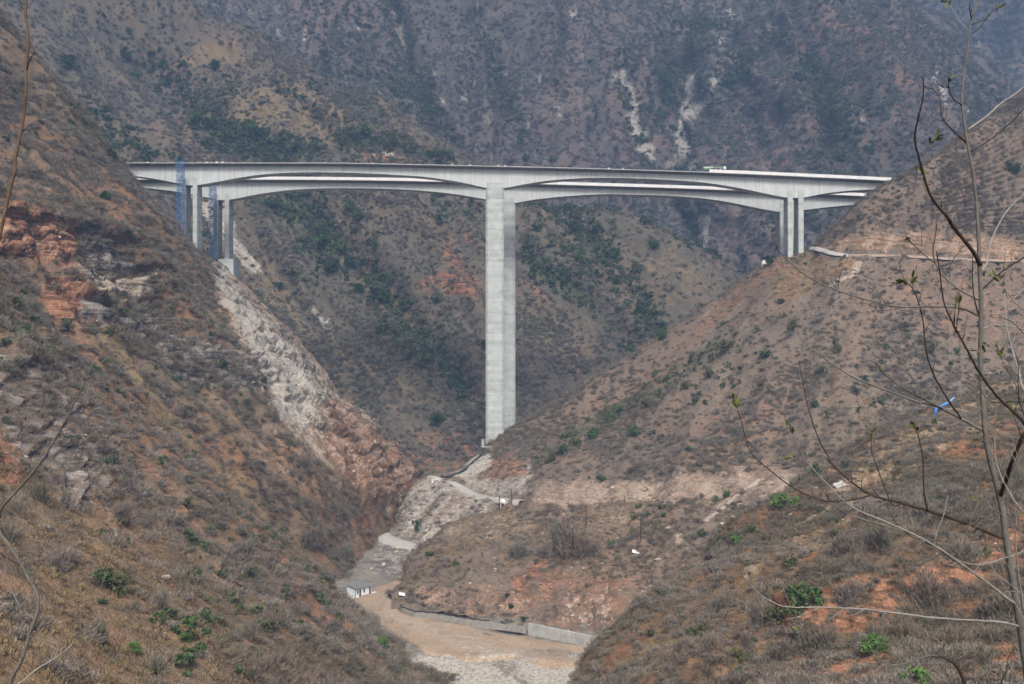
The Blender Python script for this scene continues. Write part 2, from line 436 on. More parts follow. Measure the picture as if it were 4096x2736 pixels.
reg = [
 ('P', [(560,0),(1500,0),(1420,150),(1240,290),(1000,270),(860,210),(600,170)], {'cliff': 1}, 15),
 ('P', [(1560,400),(1590,290),(1680,200),(1800,150),(1880,60),(1960,120),(2120,210),(2170,330),(2060,400)], {'red': .3}, 12),
 ('P', [(1330,300),(1430,150),(1560,180),(1550,330),(1480,390),(1300,380)], {'red': .26}, 14),
 ('P', [(1700,130),(1780,110),(1850,40),(1960,20),(2150,200),(2140,290),(1980,200)], {'red': .36}, 10),
 ('P', [(1200,420),(1260,470),(1420,560),(1480,600),(1240,560)], {'red': .4}, 10),
 ('P', [(1520,120),(1560,150),(1540,250),(1510,240)], {'green': .8}, 8),
 ('P', [(1600,190),(1720,120),(1760,60),(1790,90),(1690,200),(1610,250)], {'green': .65}, 9),
 ('P', [(1850,160),(1930,190),(1960,320),(1920,340),(1870,240)], {'green': .7}, 10),
 ('P', [(820,150),(1000,180),(1000,300),(900,230)], {'green': .4}, 12),
 ('L', [(1590,150),(1578,215),(1556,270),(1562,315)], {'pale': .85, 'bare': 1}, 4.6),
 ('P', [(1540,300),(1580,300),(1575,345),(1590,392),(1530,392),(1545,340)], {'pale': .7, 'bare': 1}, 5),
 ('L', [(1640,190),(1600,245),(1575,280)], {'pale': .8, 'bare': 1}, 4.5),
 ('L', [(1432,165),(1438,225),(1452,262)], {'pale': .8, 'bare': 1}, 4.5), ('L', [(1455,270),(1470,330),(1490,365)], {'pale': .9, 'bare': 1}, 4.5),
 ('L', [(1400,190),(1420,180)], {'pale': .5}, 3),
 ('L', [(895,15),(915,60),(932,110),(935,125)], {'pale': .55, 'bare': 1}, 3),
 ('L', [(1582,460),(1600,495)], {'pale': .85, 'bare': 1}, 5), ('L', [(1618,500),(1612,560),(1603,590)], {'pale': .85, 'bare': 1}, 4.4),
 ('L', [(1603,605),(1625,640),(1655,690)], {'pale': .85, 'bare': 1}, 5),
 ('L', [(1660,120),(1640,90),(1665,80)], {'pale': .8}, 3), ('L', [(1665,30),(1690,50)], {'pale': .8}, 3.5),
 ('L', [(2148,170),(2155,215),(2160,240)], {'pale': .95}, 4), ('L', [(2190,230),(2205,260)], {'pale': .8}, 3)]
reg += spots([(700,65,-6,25),(632,70,2,14),(703,85,4,6),(1165,165,6,24),(1100,262,12,14),(1208,275,-4,14),(1030,188,20,-4),(1065,205,6,20),(990,150,10,20),
  (1060,215,0,12),(560,20,10,14),(1110,50,4,8),(1280,250,4,16),(1235,175,4,6),(1120,140,-6,12),(870,205,2,20),(1305,30,6,8),(1340,140,6,4),(800,60,10,3),
  (1970,260,10,18),(1960,270,-10,16),(1790,95,6,5),(1905,100,10,10),(1500,300,10,2),(1080,185,10,2),(640,20,4,8),(1130,100,3,8),(1010,230,6,12)], {'pale': .62}, 3)
reg += [('G', [(1600,60),(1590,150),(1560,280),(1575,390),(1600,500),(1605,600),(1660,700)], {'gully': 1}, 9), ('G', [(1430,130),(1440,250),(1490,380)], {'gully': .7}, 7),
        ('G', [(1660,60),(1690,200),(1700,330),(1660,500)], {'rib': .8}, 12), ('G', [(1500,60),(1510,200),(1530,330)], {'rib': .7}, 9), ('G', [(1860,0),(1960,200),(2000,380)], {'rib': .9}, 12), ('G', [(1850,150),(1880,260),(1900,390)], {'gully': .8}, 8),
        ('G', [(900,0),(930,110),(980,250),(1060,360)], {'gully': .8}, 8), ('G', [(1230,0),(1260,150),(1300,300),(1300,380)], {'rib': .8}, 12), ('G', [(1100,40),(1150,200),(1200,320)], {'gully': .6}, 9)]
hillside('back_mountain', ctrl, 1.9, disp_massif, reg, M['far'])

# --- the hill seen under and above the left span
us = [-250, -60, 60, 130, 195, 260, 310, 350, 385, 430, 480, 560, 640, 690, 740, 800]
cols = [
 [(-200,980),(-260,860),(-100,760),(50,640),(200,560),(340,500)],
 [(-120,980),(-170,860),(-50,750),(80,650),(220,570),(350,510)],
 [(-60,980),(-110,860),(0,760),(100,670),(230,590),(370,520)],
 [(0,980),(-45,850),(50,760),(130,680),(235,600),(390,520)],
 [(60,960),(18,830),(90,750),(165,680),(260,600),(405,515)],
 [(100,950),(52,810),(110,740),(180,675),(275,595),(425,505)],
 [(130,920),(82,790),(130,730),(192,665),(290,590),(440,500)],
 [(150,900),(93,770),(142,715),(202,655),(305,580),(450,495)],
 [(160,880),(104,755),(150,705),(212,645),(318,572),(458,490)],
 [(190,860),(137,735),(178,695),(232,640),(338,565),(465,485)],
 [(220,840),(170,715),(205,680),(256,630),(350,560),(468,482)],
 [(250,820),(203,695),(240,655),(290,615),(362,560),(450,495)],
 [(280,790),(237,670),(268,635),(308,600),(350,570),(405,530)],
 [(300,770),(262,655),(288,625),(315,600),(345,572),(390,540)],
 [(330,750),(300,640),(318,615),(335,595),(360,572),(390,548)],
 [(370,740),(345,625),(355,605),(365,590),(378,575),(400,555)]]
for c in cols: c.append((c[-1][0] + 75, c[-1][1] - 38))       # on down out of sight behind the spurs
ctrl = by_cols(us, cols)
def disp_mid(P, n, u, v, m):
    Q = lean(P, 0.8)
    return (8.0 * ridged(Q, 80, 2, 41, (0.8, 2.4, 2.4)) + 3.2 * ridged(Q, 26, 2, 43, (0.8, 2.8, 2.8)) - 15 * m['gully'] + 11 * m['rib'] + 2.6 * fbm(P, 17, 3, 45, (0.8, 1.4, 1.5)) + 0.8 * fbm(P, 4.5, 2, 48)
            - 1.5 * m['groove'])
reg = [
 ('P', [(1000,545),(1040,540),(1075,620),(1105,640),(1100,680),(960,670),(930,640),(1030,620)], {'red': .75}, 7),
 ('L', [(1060,500),(1075,560)], {'red': .6}, 4), ('L', [(1215,650),(1260,690),(1300,720)], {'red': .4}, 6),
 ('P', [(840,345),(900,335),(940,365),(960,385),(820,385)], {'red': .7}, 6), ('L', [(845,345),(895,345)], {'pale': .8}, 2.5),
 ('P', [(560,190),(700,190),(780,240),(820,300),(700,330),(560,310),(520,260)], {'ochre': .7}, 10),
 ('P', [(440,90),(520,85),(560,130),(500,170),(420,140)], {'ochre': .65}, 8),
 ('P', [(330,60),(430,130),(420,200),(300,170)], {'ochre': .35}, 12),
 ('P', [(430,260),(560,290),(720,330),(740,360),(560,370),(470,340)], {'green': .85}, 8),
 ('P', [(780,290),(900,320),(1040,360),(1030,385),(900,340),(780,340)], {'green': .8}, 8),
 ('P', [(600,450),(700,440),(760,520),(800,640),(740,640),(690,560)], {'green': .5}, 10),
 ('P', [(860,700),(940,760),(1010,830),(1080,880),(1040,900),(940,830),(870,740)], {'green': .65}, 8),
 ('P', [(1190,560),(1280,610),(1360,680),(1330,700),(1230,640)], {'green': .7}, 8),
 ('P', [(1400,640),(1540,560),(1640,660),(1540,720),(1420,740)], {'ochre': .4}, 10),
 ('P', [(230,230),(290,290),(330,360),(250,360),(150,250)], {'green': .4}, 10),
 ('P', [(430,440),(500,430),(560,560),(600,640),(540,600),(470,520)], {'pale': .85, 'bare': .8}, 4),
 ('L', [(545,590),(620,690),(720,770),(860,850),(960,920)], {'ochre': .55}, 7),
 ('L', [(715,715),(760,755),(775,790)], {'pale': .55, 'bare': .8}, 2.4), ('P', [(560,570),(620,590),(680,700),(620,680)], {'ochre': .6}, 6),
 ('P', [(880,990),(1110,980),(1110,1060),(980,1100),(880,1060)], {'red': .5}, 8),
 ('P', [(950,900),(1110,900),(1110,990),(940,960)], {'rock': .2}, 8)]
reg += [('G', [(1240,440),(1330,520),(1440,640),(1500,760)], {'gully': 1}, 13), ('G', [(1180,470),(1290,640),(1420,740),(1480,790)], {'rib': .9}, 11),
        ('G', [(640,380),(760,520),(860,640),(960,760),(1060,880)], {'gully': .9}, 11), ('G', [(780,400),(900,520),(1010,620),(1090,740)], {'rib': .8}, 12), ('G', [(560,470),(700,640),(860,780),(1000,900)], {'rib': .8}, 12),
        ('G', [(330,130),(480,260),(620,360)], {'gully': .6}, 10)]
hillside('middle_hill', ctrl, 1.6, disp_mid, reg, M['behind'])

# --- the left hill: cross sections of the valley side, from behind the bridge towards the camera
secs = [
 (540, [(-260,60),(-100,120),(60,200),(150,255),(222,310),(300,380),(370,440),(430,480),(480,500),(520,512)]),
 (458, [(-260,-110),(-80,10),(60,135),(130,192),(200,254),(240,284),(295,344),(350,406),(404,464),(450,502)]),
 (430, [(-270,-150),(-80,-35),(45,86),(118,177),(185,247),(215,279),(266,324),(322,382),(384,452),(440,502)]),
 (390, [(-290,-160),(-90,-55),(30,70),(96,153),(160,223),(215,291),(278,351),(328,404),(376,468),(408,522)]),
 (350, [(-310,-130),(-110,-40),(0,78),(68,158),(132,235),(200,312),(266,388),(312,450),(352,515),(374,548)]),
 (310, [(-330,-40),(-130,40),(-30,132),(40,212),(112,300),(188,382),(256,455),(304,515),(342,562),(358,578)]),
 (280, [(-350,0),(-150,90),(-40,190),(40,288),(112,366),(185,446),(246,515),(288,562),(316,593),(333,606)]),
 (250, [(-370,60),(-170,160),(-50,262),(40,352),(120,430),(200,500),(270,556),(320,591),(366,618),(400,636)]),
 (220, [(-390,100),(-170,220),(-50,322),(40,402),(120,472),(200,536),(282,592),(346,630),(406,661),(442,676)]),
 (185, [(-410,170),(-170,300),(-50,392),(40,462),(122,526),(205,584),(292,638),(352,674),(415,712),(450,730)]),
 (145, [(-440,250),(-170,390),(-40,470),(50,540),(132,598),(220,656),(304,708),(365,745),(425,805),(475,840)]),
 (105, [(-470,370),(-170,500),(-40,570),(60,640),(142,700),(230,760),(304,815),(384,880),(444,970),(505,1030)]),
 (60,  [(-520,560),(-200,680),(-40,760),(60,830),(150,890),(240,960),(320,1040),(400,1140),(470,1300),(530,1420)])]
ctrl = np.array([[(u, v, Y) for u, v in s] for Y, s in secs])
def strata(P, h, dipx, dipy, seed):
    """rock beds: each bed stands out by its own amount, with a sharp ledge under it"""
    zz = (P[:, 2] + dipx * P[:, 0] + dipy * P[:, 1] + 0.7 * fbm(P, 8, 3, seed) + 2.0 * fbm(P, 40, 1, seed + 5)) / h
    k = np.floor(zz); f = zz - k
    q = np.stack([k * 7.3, fbm(P, 22, 2, seed + 7) * 0.7, k * 3.1], -1)
    a = vn(q, seed + 9)
    return a * 0.9 + (sstep(f, 0.0, 0.10) * 1.15 - f * 0.8)
def disp_left(P, n, u, v, m):
    near = sstep(P[:, 1], 60, 300)
    d = 4.6 * ridged(P, 52, 3, 61, (1.8, 0.75, 1.7)) * (1 - sstep(P[:, 1], 395, 425) * 0.85)
    foot = sstep(P[:, 2], -72, -50)
    d = d * (0.4 + 0.6 * near) * (0.15 + 0.85 * foot) + 1.5 * fbm(P, 13, 3, 65, (1.5, 0.8, 1.4)) + 0.5 * fbm(P, 3.6, 3, 68)
    d += m['cliff'] * (2.2 * strata(P, 3.4, 0.30, 0.0, 71) + 1.3 * strata(P, 1.3, 0.32, 0.05, 75) + 0.4 * ridged(P, 5.0, 2, 77, (1, .7, 2.5)))
    sc_ = np.clip(np.maximum(np.maximum(m['rock'], m['pale']), np.minimum(m['dust'], m['bare'])) - m['cliff'], 0, 1)
    d += sc_ * (1.5 * strata(P, 4.2, 0.55, 0.1, 81) + 0.8 * strata(P, 1.6, 0.55, 0.1, 85))
    return d - 4.2 * m['groove']
reg = [
 # red sandstone cliffs
 ('P', [(-40,500),(60,485),(150,500),(180,530),(175,600),(250,610),(300,640),(270,690),(190,650),(150,610),(60,590),(-40,590)], {'red': 1, 'dust': .3, 'cliff': 1, 'bare': 1}, 6),
 ('P', [(170,505),(260,545),(330,610),(380,650),(340,690),(250,670),(185,620)], {'rock': .9, 'cliff': 1, 'bare': .7}, 5),
 ('P', [(205,615),(330,612),(345,640),(310,690),(220,660)], {'pale': .55, 'red': .7, 'dust': .6, 'cliff': 1, 'bare': 1}, 5),
 ('P', [(80,640),(160,640),(240,700),(250,735),(180,745),(120,720)], {'red': .95, 'cliff': .9, 'bare': .9}, 6),
 ('P', [(180,680),(330,710),(400,740),(400,790),(260,750),(190,730)], {'rock': .85, 'cliff': 1, 'bare': .6}, 6),
 ('P', [(330,740),(450,770),(560,800),(610,860),(600,900),(440,890),(360,820)], {'rock': .85, 'cliff': .9, 'bare': .6}, 7),
 ('P', [(-20,780),(110,820),(190,930),(250,1060),(260,1130),(170,1170),(60,1080),(-20,960)], {'rock': .72, 'cliff': .55, 'bare': .4}, 9),
 ('P', [(-20,1000),(40,1020),(60,1110),(-20,1110)], {'red': .9, 'ochre': .5, 'bare': .8}, 6),
 ('P', [(235,1150),(265,1145),(275,1220),(240,1240)], {'pale': .35, 'bare': .6}, 4),
 # the pale slide under the left piers
 ('P', [(478,588),(535,600),(600,650),(680,720),(760,775),(840,825),(920,895),(985,955),(1070,1010),(1090,1070),(960,1110),(900,1180),(850,1150),(790,1110),(720,1050),(670,990),(615,930),(575,850),(530,760),(490,660)], {'dust': .55, 'pale': .45, 'bare': 1}, 6),
 ('P', [(482,598),(515,610),(560,675),(625,740),(680,800),(730,880),(775,960),(745,990),(690,985),(640,955),(606,880),(572,800),(528,720),(495,650)], {'pale': 1, 'dust': -.6, 'bare': 1}, 5),
 ('L', [(560,640),(610,690),(660,740)], {'red': .8, 'pale': -.7}, 4), ('L', [(515,612),(560,668),(600,700)], {'pale': .5, 'red': .5}, 3),
 ('P', [(820,830),(900,850),(970,930),(940,970),(860,900)], {'red': .55, 'rock': -.6}, 6),
 ('P', [(700,900),(800,920),(900,1000),(960,1010),(1100,1010),(1110,1050),(980,1090),(860,1160),(800,1130),(760,1060)], {'red': .62, 'dust': -.4, 'pale': -.5, 'cliff': .6, 'bare': .8}, 8),
 ('P', [(870,1020),(1090,990),(1110,1050),(960,1090)], {'red': .6, 'rock': -.8, 'bare': .2}, 6),
 ('L', [(890,1030),(885,1090)], {'ochre': .7}, 5),
 ('P', [(800,1130),(870,1160),(880,1280),(830,1330),(800,1250)], {'red': .5, 'bare': .4}, 8),
 ('G', [(580,770),(600,790),(640,815)], {'groove': .9}, 2.2), ('G', [(695,830),(740,880),(800,920),(860,950)], {'groove': 1}, 3.2),
 ('G', [(640,930),(700,985),(750,1000),(800,1040)], {'groove': .8}, 2.2), ('G', [(760,800),(820,835)], {'groove': .6}, 1.8),
 ('G', [(830,870),(880,890),(940,960)], {'groove': .8}, 2.0), ('G', [(930,1105),(990,1090),(1030,1060)], {'groove': 1}, 3),
 ('G', [(110,545),(160,570),(215,610),(270,655),(330,690)], {'groove': .9}, 2.4), ('G', [(60,640),(150,690),(260,740)], {'groove': .7}, 2.0),
 ('G', [(180,600),(210,630),(330,650),(380,655)], {'groove': .8}, 2.2), ('G', [(-10,600),(60,610),(90,680)], {'groove': .6}, 2.2),
 ('G', [(0,830),(60,880),(100,960)], {'groove': .6}, 2.5), ('G', [(60,1060),(120,1100),(160,1160)], {'groove': .7}, 2.6),
 # grass and earth streaks running down the slope
 ('L', [(250,770),(330,890),(380,960),(450,1030),(560,1120),(660,1230),(740,1330)], {'ochre': .8}, 7),
 ('L', [(330,900),(400,985),(440,1010)], {'ochre': .95}, 8),
 ('L', [(120,735),(200,800),(260,850),(330,920)], {'red': .75}, 6), ('L', [(300,1010),(360,1090),(430,1200),(520,1330)], {'red': .45}, 9),
 ('L', [(440,1040),(560,1150),(660,1290),(760,1380)], {'red': .55}, 6),
 ('P', [(820,1270),(870,1260),(880,1320),(800,1350)], {'red': .6}, 6),
 ('P', [(-20,430),(140,440),(220,520),(150,500),(-20,495)], {'red': .5}, 10),
 ('P', [(100,1180),(300,1200),(420,1330),(480,1568),(280,1568),(160,1400)], {'ochre': .30, 'red': .25}, 14),
 ('P', [(330,1420),(480,1400),(560,1568),(380,1568)], {'ochre': .35, 'green': .25}, 10),
 ('P', [(640,1270),(800,1400),(880,1520),(760,1500),(640,1380)], {'red': .35}, 10),
 ('P', [(480,900),(620,960),(720,1050),(800,1180),(640,1100),(520,980)], {'dust': .28}, 8),
 ('P', [(180,230),(230,290),(260,340),(210,330),(130,240)], {'green': .5}, 8)]
hillside('left_hill', ctrl, 1.35, disp_left, reg, M['left'])

# --- the right hill behind the bench road
us = [395, 425, 455, 490, 520, 560, 600, 650, 700, 740, 775, 810, 835, 870, 920, 970, 1040, 1150, 1300]
cols = [  # behind, ridge, upper slope, above the cut, cut top, bench, below the bench, foot
 [(560,430),(512,418),(516,408),(520,400),(526,392),(532,384),(540,374),(556,356),(600,330)],
 [(530,450),(482,414),(487,405),(491,400),(495,396),(501,388),(517,370),(543,352),(600,330)],
 [(520,470),(474,420),(478,412),(481,406),(484,402),(490,393),(508,365),(548,340),(610,300)],
 [(505,500),(446,433),(452,424),(460,414),(474,398),(496,366),(515,345),(556,318),(625,280)],
 [(490,510),(424,436),(440,418),(458,400),(483,372),(500,350),(520,330),(565,300),(640,262)],
 [(465,520),(400,440),(424,418),(450,395),(484,362),(504,338),(530,312),(580,282),(650,248)],
 [(440,530),(376,445),(404,420),(438,392),(480,352),(506,330),(535,304),(590,274),(660,240)],
 [(410,540),(344,448),(376,420),(418,388),(473,342),(504,320),(540,294),(600,262),(680,228)],
 [(380,545),(313,446),(350,414),(398,380),(466,332),(502,310),(540,284),(610,250),(700,218)],
 [(355,545),(287,444),(330,408),(384,372),(462,324),(498,302),(540,276),(620,240),(720,206)],
 [(330,545),(262,442),(310,402),(372,366),(456,318),(492,296),(540,268),(630,230),(740,196)],
 [(300,545),(251,438),(300,398),(362,362),(446,316),(488,290),(540,262),(640,222),(760,188)],
 [(262,480),(228,428),(253,412),(306,385),(380,350),(470,296),(540,258),(640,216),(760,184)],
 [(228,500),(192,418),(236,408),(255,402),(320,372),(410,336),(520,270),(640,212),(760,180)],
 [(205,520),(168,424),(236,410),(256,404),(322,374),(410,336),(520,268),(640,210),(760,178)],
 [(180,560),(136,446),(237,413),(258,406),(324,380),(410,335),(520,266),(640,208),(760,176)],
 [(130,620),(86,514),(238,420),(260,411),(326,378),(412,333),(520,264),(640,206),(760,174)],
 [(70,740),(0,620),(240,430),(262,412),(330,376),(415,330),(520,262),(640,204),(760,172)],
 [(-30,800),(-110,700),(230,432),(262,410),(332,374),(415,330),(520,262),(640,204),(760,172)]]
ctrl = by_cols(us, cols)
def disp_right(P, n, u, v, m):
    d = 3.4 * ridged(lean(P, -0.8), 44, 3, 101, (0.75, 2.4, 2.4)) + 1.3 * fbm(P, 12, 3, 105, (0.8, 1.4, 1.4)) + 0.42 * fbm(P, 3.4, 3, 108)
    br = 1 - 0.8 * np.exp(-((P[:, 1] - 430) / 22.0) ** 2)
    d += m['rock'] * (1.5 * strata(P, 3.4, -0.5, 0.2, 111) + 0.8 * strata(P, 1.3, -0.5, 0.2, 113) + 0.8 * ridged(P, 7, 2, 117, (.7, 1.5, 2)))
    d += m['cliff'] * 1.2 * strata(P, 2.4, 0.1, 0.1, 115)
    return d * br - 2.0 * m['groove']
reg = [
 ('P', [(1905,545),(1960,535),(2080,530),(2347,545),(2347,600),(2080,575),(1930,575)], {'red': .6, 'ochre': .7, 'dust': .4, 'cliff': 1, 'bare': 1}, 7),
 ('P', [(1750,630),(1850,580),(1960,600),(1900,650),(1780,700)], {'ochre': .8, 'red': .4}, 8),
 ('L', [(1640,710),(1740,640),(1800,600)], {'red': .6}, 6), ('L', [(1600,760),(1660,720)], {'red': .5}, 5),
 ('L', [(1900,660),(1960,610)], {'dust': .8}, 3), ('P', [(1620,700),(1660,685),(1600,760)], {'dust': .5}, 4),
 ('P', [(1200,1150),(1240,1110),(1500,1092),(1600,1085),(1780,1066),(1850,1090),(1760,1150),(1500,1150),(1300,1160)], {'red': .55, 'dust': .62, 'cliff': .6, 'bare': 1}, 6),
 ('P', [(1230,1140),(1500,1130),(1780,1090),(1800,1160),(1500,1180),(1240,1165)], {'ochre': .4, 'dust': .5}, 8),
 ('G', [(1215,1112),(1300,1108),(1370,1098),(1440,1090),(1500,1096),(1560,1096),(1640,1085),(1700,1078),(1780,1066)], {'groove': 1.5}, 2.4),
 # grey cut rock round the track
 ('P', [(860,1190),(935,1110),(1000,1085),(1060,1100),(1130,1140),(1130,1180),(1060,1240),(990,1280),(900,1230)], {'rock': .5, 'pale': .6, 'bare': .85}, 6),
 ('P', [(1030,1090),(1085,1040),(1125,1030),(1120,1070),(1060,1110)], {'pale': .9, 'rock': .4, 'bare': 1}, 4),
 ('P', [(1115,1065),(1160,1050),(1215,1060),(1210,1100),(1130,1100)], {'red': .75, 'dust': .3, 'bare': .9}, 4),
 ('P', [(1080,1090),(1215,1085),(1210,1145),(1130,1140),(1060,1115)], {'pale': .62, 'bare': .9}, 5),
 ('L', [(1215,1055),(1213,1130)], {'pale': .6}, 2.5),
 ('P', [(1110,1030),(1160,1000),(1260,1000),(1240,1060),(1130,1060)], {'red': .3}, 8),
 # streaks
 ('L', [(1230,1060),(1330,990),(1450,930),(1560,850),(1680,790)], {'green': .55}, 7),
 ('L', [(1560,1000),(1700,960),(1900,900)], {'red': .35}, 10), ('L', [(1500,1050),(1700,1030)], {'red': .35}, 10),
 ('L', [(1300,960),(1400,910),(1600,840)], {'red': .35}, 8),
 ('P', [(1780,680),(1900,690),(1860,760),(1740,800),(1700,760)], {'rock': .25}, 9),
 ('P', [(1900,880),(2100,900),(2000,1000),(1850,1040)], {'ochre': .35}, 12),
 ('P', [(2040,590),(2347,600),(2347,800),(2100,780)], {'red': .35, 'dust': .15}, 14),
 ('P', [(1960,460),(2347,260),(2347,520),(1960,540)], {'red': .22}, 20)]
hillside('right_hill', ctrl, 1.45, disp_right, reg, M['right'])

# --- the spur between the bench road and the yard
us = [392, 402, 415, 432, 455, 480, 510, 540, 575, 610, 650, 700, 760, 830]
cols = [
 [(600,300),(598,278),(599,276),(601,273),(603,270),(615,262)],
 [(600,305),(585,284),(590,279),(595,275),(601,271),(614,262)],
 [(590,318),(570,294),(579,286),(589,278),(603,270),(617,260)],
 [(585,330),(548,306),(562,294),(580,281),(604,268),(619,258)],
 [(575,345),(531,322),(552,300),(576,281),(608,265),(622,256)],
 [(560,355),(520,338),(545,307),(574,281),(612,262),(626,253)],
 [(545,365),(508,350),(538,312),(572,281),(618,258),(632,249)],
 [(535,362),(506,346),(535,310),(572,279),(624,254),(638,246)],
 [(530,355),(506,336),(536,304),(575,274),(632,248),(648,240)],
 [(525,345),(503,328),(538,297),(580,268),(642,240),(660,232)],
 [(520,336),(502,317),(540,290),(585,260),(650,233),(675,224)],
 [(515,326),(500,307),(540,281),(590,252),(655,227),(690,216)],
 [(512,316),(495,297),(540,272),(595,243),(665,218),(710,206)],
 [(505,306),(484,286),(535,262),(600,234),(675,210),(720,198)]]
ctrl = by_cols(us, cols)
def disp_spur(P, n, u, v, m):
    top = sstep(v, 500, 530)
    d = 2.4 * ridged(P, 26, 3, 121, (0.7, 1.6, 1.6)) * top + 1.0 * fbm(P, 9, 3, 125) * (0.35 + 0.65 * top) + 0.36 * fbm(P, 2.6, 3, 128)
    d += m['cliff'] * (1.1 * strata(P, 2.6, 0.05, 0.2, 131) + 0.7 * ridged(P, 5, 2, 133, (0.7, 1.5, 2)))
    return d - 1.6 * m['groove']
reg = [
 ('P', [(1000,1180),(1300,1150),(1760,1100),(1720,1200),(1300,1210),(1050,1260)], {'ochre': .55, 'dust': .3}, 10),
 ('P', [(980,1270),(1100,1180),(1240,1160),(1260,1190),(1100,1240),(960,1330)], {'ochre': .6}, 8),
 ('L', [(1320,1190),(1340,1160)], {'red': .85}, 5), ('L', [(1240,1295),(1215,1320),(1185,1355)], {'red': 1}, 6),
 ('P', [(960,1340),(1100,1330),(1400,1400),(1400,1470),(1200,1430),(940,1390)], {'red': .45, 'dust': .3}, 9),
 ('P', [(1170,1310),(1300,1300),(1460,1330),(1420,1470),(1300,1450),(1150,1400)], {'red': .55, 'cliff': .8, 'bare': .8}, 8),
 ('P', [(1270,1370),(1400,1340),(1400,1440),(1290,1430)], {'red': .5, 'pale': .35, 'cliff': 1}, 7),
 ('P', [(1450,1340),(1510,1330),(1500,1400),(1440,1400)], {'pale': .5}, 6),
 ('P', [(1100,1260),(1300,1240),(1330,1300),(1180,1330)], {'ochre': .3, 'red': .3}, 9),
 ('P', [(1560,1240),(1760,1160),(1700,1300),(1560,1380)], {'red': .3, 'dust': .2}, 12),
 ('P', [(1100,1150),(1330,1150),(1330,1168),(1100,1172)], {'pale': .5}, 4),
 ('L', [(1730,1100),(1680,1140),(1620,1190),(1560,1240)], {'dust': 1, 'bare': 1}, 3.2),
 ('G', [(1400,1330),(1390,1400),(1400,1440)], {'groove': .8}, 2.5), ('G', [(1300,1300),(1270,1340)], {'groove': .6}, 2.5)]
hillside('lower_spur', ctrl, 1.3, disp_spur, reg, M['right'])

# --- the near slope on the right
us = [548, 574, 600, 624, 664, 711, 766, 803, 860, 920, 1000, 1090, 1200]
cols = [
 [(800,190),(745,150),(790,130),(850,105),(930,82),(1050,60),(1250,38)],
 [(770,195),(706,155),(750,133),(800,112),(880,88),(1000,62),(1200,38)],
 [(745,200),(668,162),(708,140),(755,118),(830,94),(950,64),(1170,38)],
 [(725,205),(641,168),(682,145),(728,122),(800,98),(920,66),(1150,38)],
 [(700,212),(600,178),(645,150),(692,126),(765,100),(890,67),(1120,37)],
 [(665,222),(560,190),(610,157),(662,130),(738,102),(860,67),(1100,36)],
 [(620,235),(513,205),(570,166),(630,134),(712,104),(835,68),(1080,35)],
 [(590,245),(484,215),(546,171),(612,136),(698,105),(820,68),(1060,34)],
 [(555,262),(447,230),(515,178),(588,139),(680,106),(805,67),(1040,33)],
 [(530,280),(419,243),(490,184),(566,142),(662,106),(790,66),(1020,32)],
 [(500,300),(388,256),(462,190),(542,144),(645,105),(775,64),(1000,30)],
 [(470,320),(360,268),(440,194),(520,145),(628,104),(760,62),(980,28)],
 [(440,340),(325,282),(415,198),(500,146),(612,103),(745,60),(960,26)]]
ctrl = by_cols(us, cols)
def disp_near(P, n, u, v, m):
    d = 2.2 * ridged(P, 26, 3, 141, (1.3, 0.9, 1.5)) + 0.9 * fbm(P, 8, 3, 145) + 0.3 * fbm(P, 2.1, 3, 148)
    d += m['cliff'] * (2.0 * strata(P, 3.0, -0.25, 0.1, 151) + 0.7 * strata(P, 1.0, -0.25, 0.1, 153))
    return d - 2.6 * m['groove']
reg = [
 ('P', [(1900,1060),(2050,960),(2230,850),(2347,800),(2347,930),(2250,1000),(2100,1080),(1960,1190),(1850,1200)], {'ochre': .6, 'dust': .35}, 14),
 ('P', [(1350,1560),(1500,1440),(1700,1300),(1900,1150),(2000,1130),(1850,1290),(1650,1430),(1450,1568)], {'ochre': .55}, 12),
 ('L', [(1380,1550),(1420,1500)], {'red': .8}, 6), ('L', [(1560,1400),(1650,1380)], {'red': .55}, 8),
 ('L', [(1700,1330),(1850,1200),(1960,1100)], {'dust': .5}, 5),
 ('P', [(1780,1360),(1950,1330),(2150,1280),(2347,1200),(2347,1290),(2150,1360),(2000,1420),(1880,1470),(1760,1430)], {'red': .85, 'cliff': 1, 'bare': .5}, 9),
 ('P', [(1860,1440),(2050,1400),(2050,1568),(1880,1568)], {'red': .7, 'bare': .3}, 12),
 ('P', [(2200,1540),(2347,1420),(2347,1568),(2180,1568)], {'red': .95, 'bare': .7}, 10),
 ('P', [(1600,1500),(1800,1460),(1850,1568),(1560,1568)], {'ochre': .5, 'red': .3}, 12),
 ('G', [(1790,1370),(1900,1390),(2000,1350),(2130,1310),(2250,1260)], {'groove': 1.5}, 7), ('G', [(1880,1440),(1930,1420),(2010,1400),(2080,1380)], {'groove': 1.0}, 5)]
hillside('near_right_slope', ctrl, 1.5, disp_near, reg, M['near'])

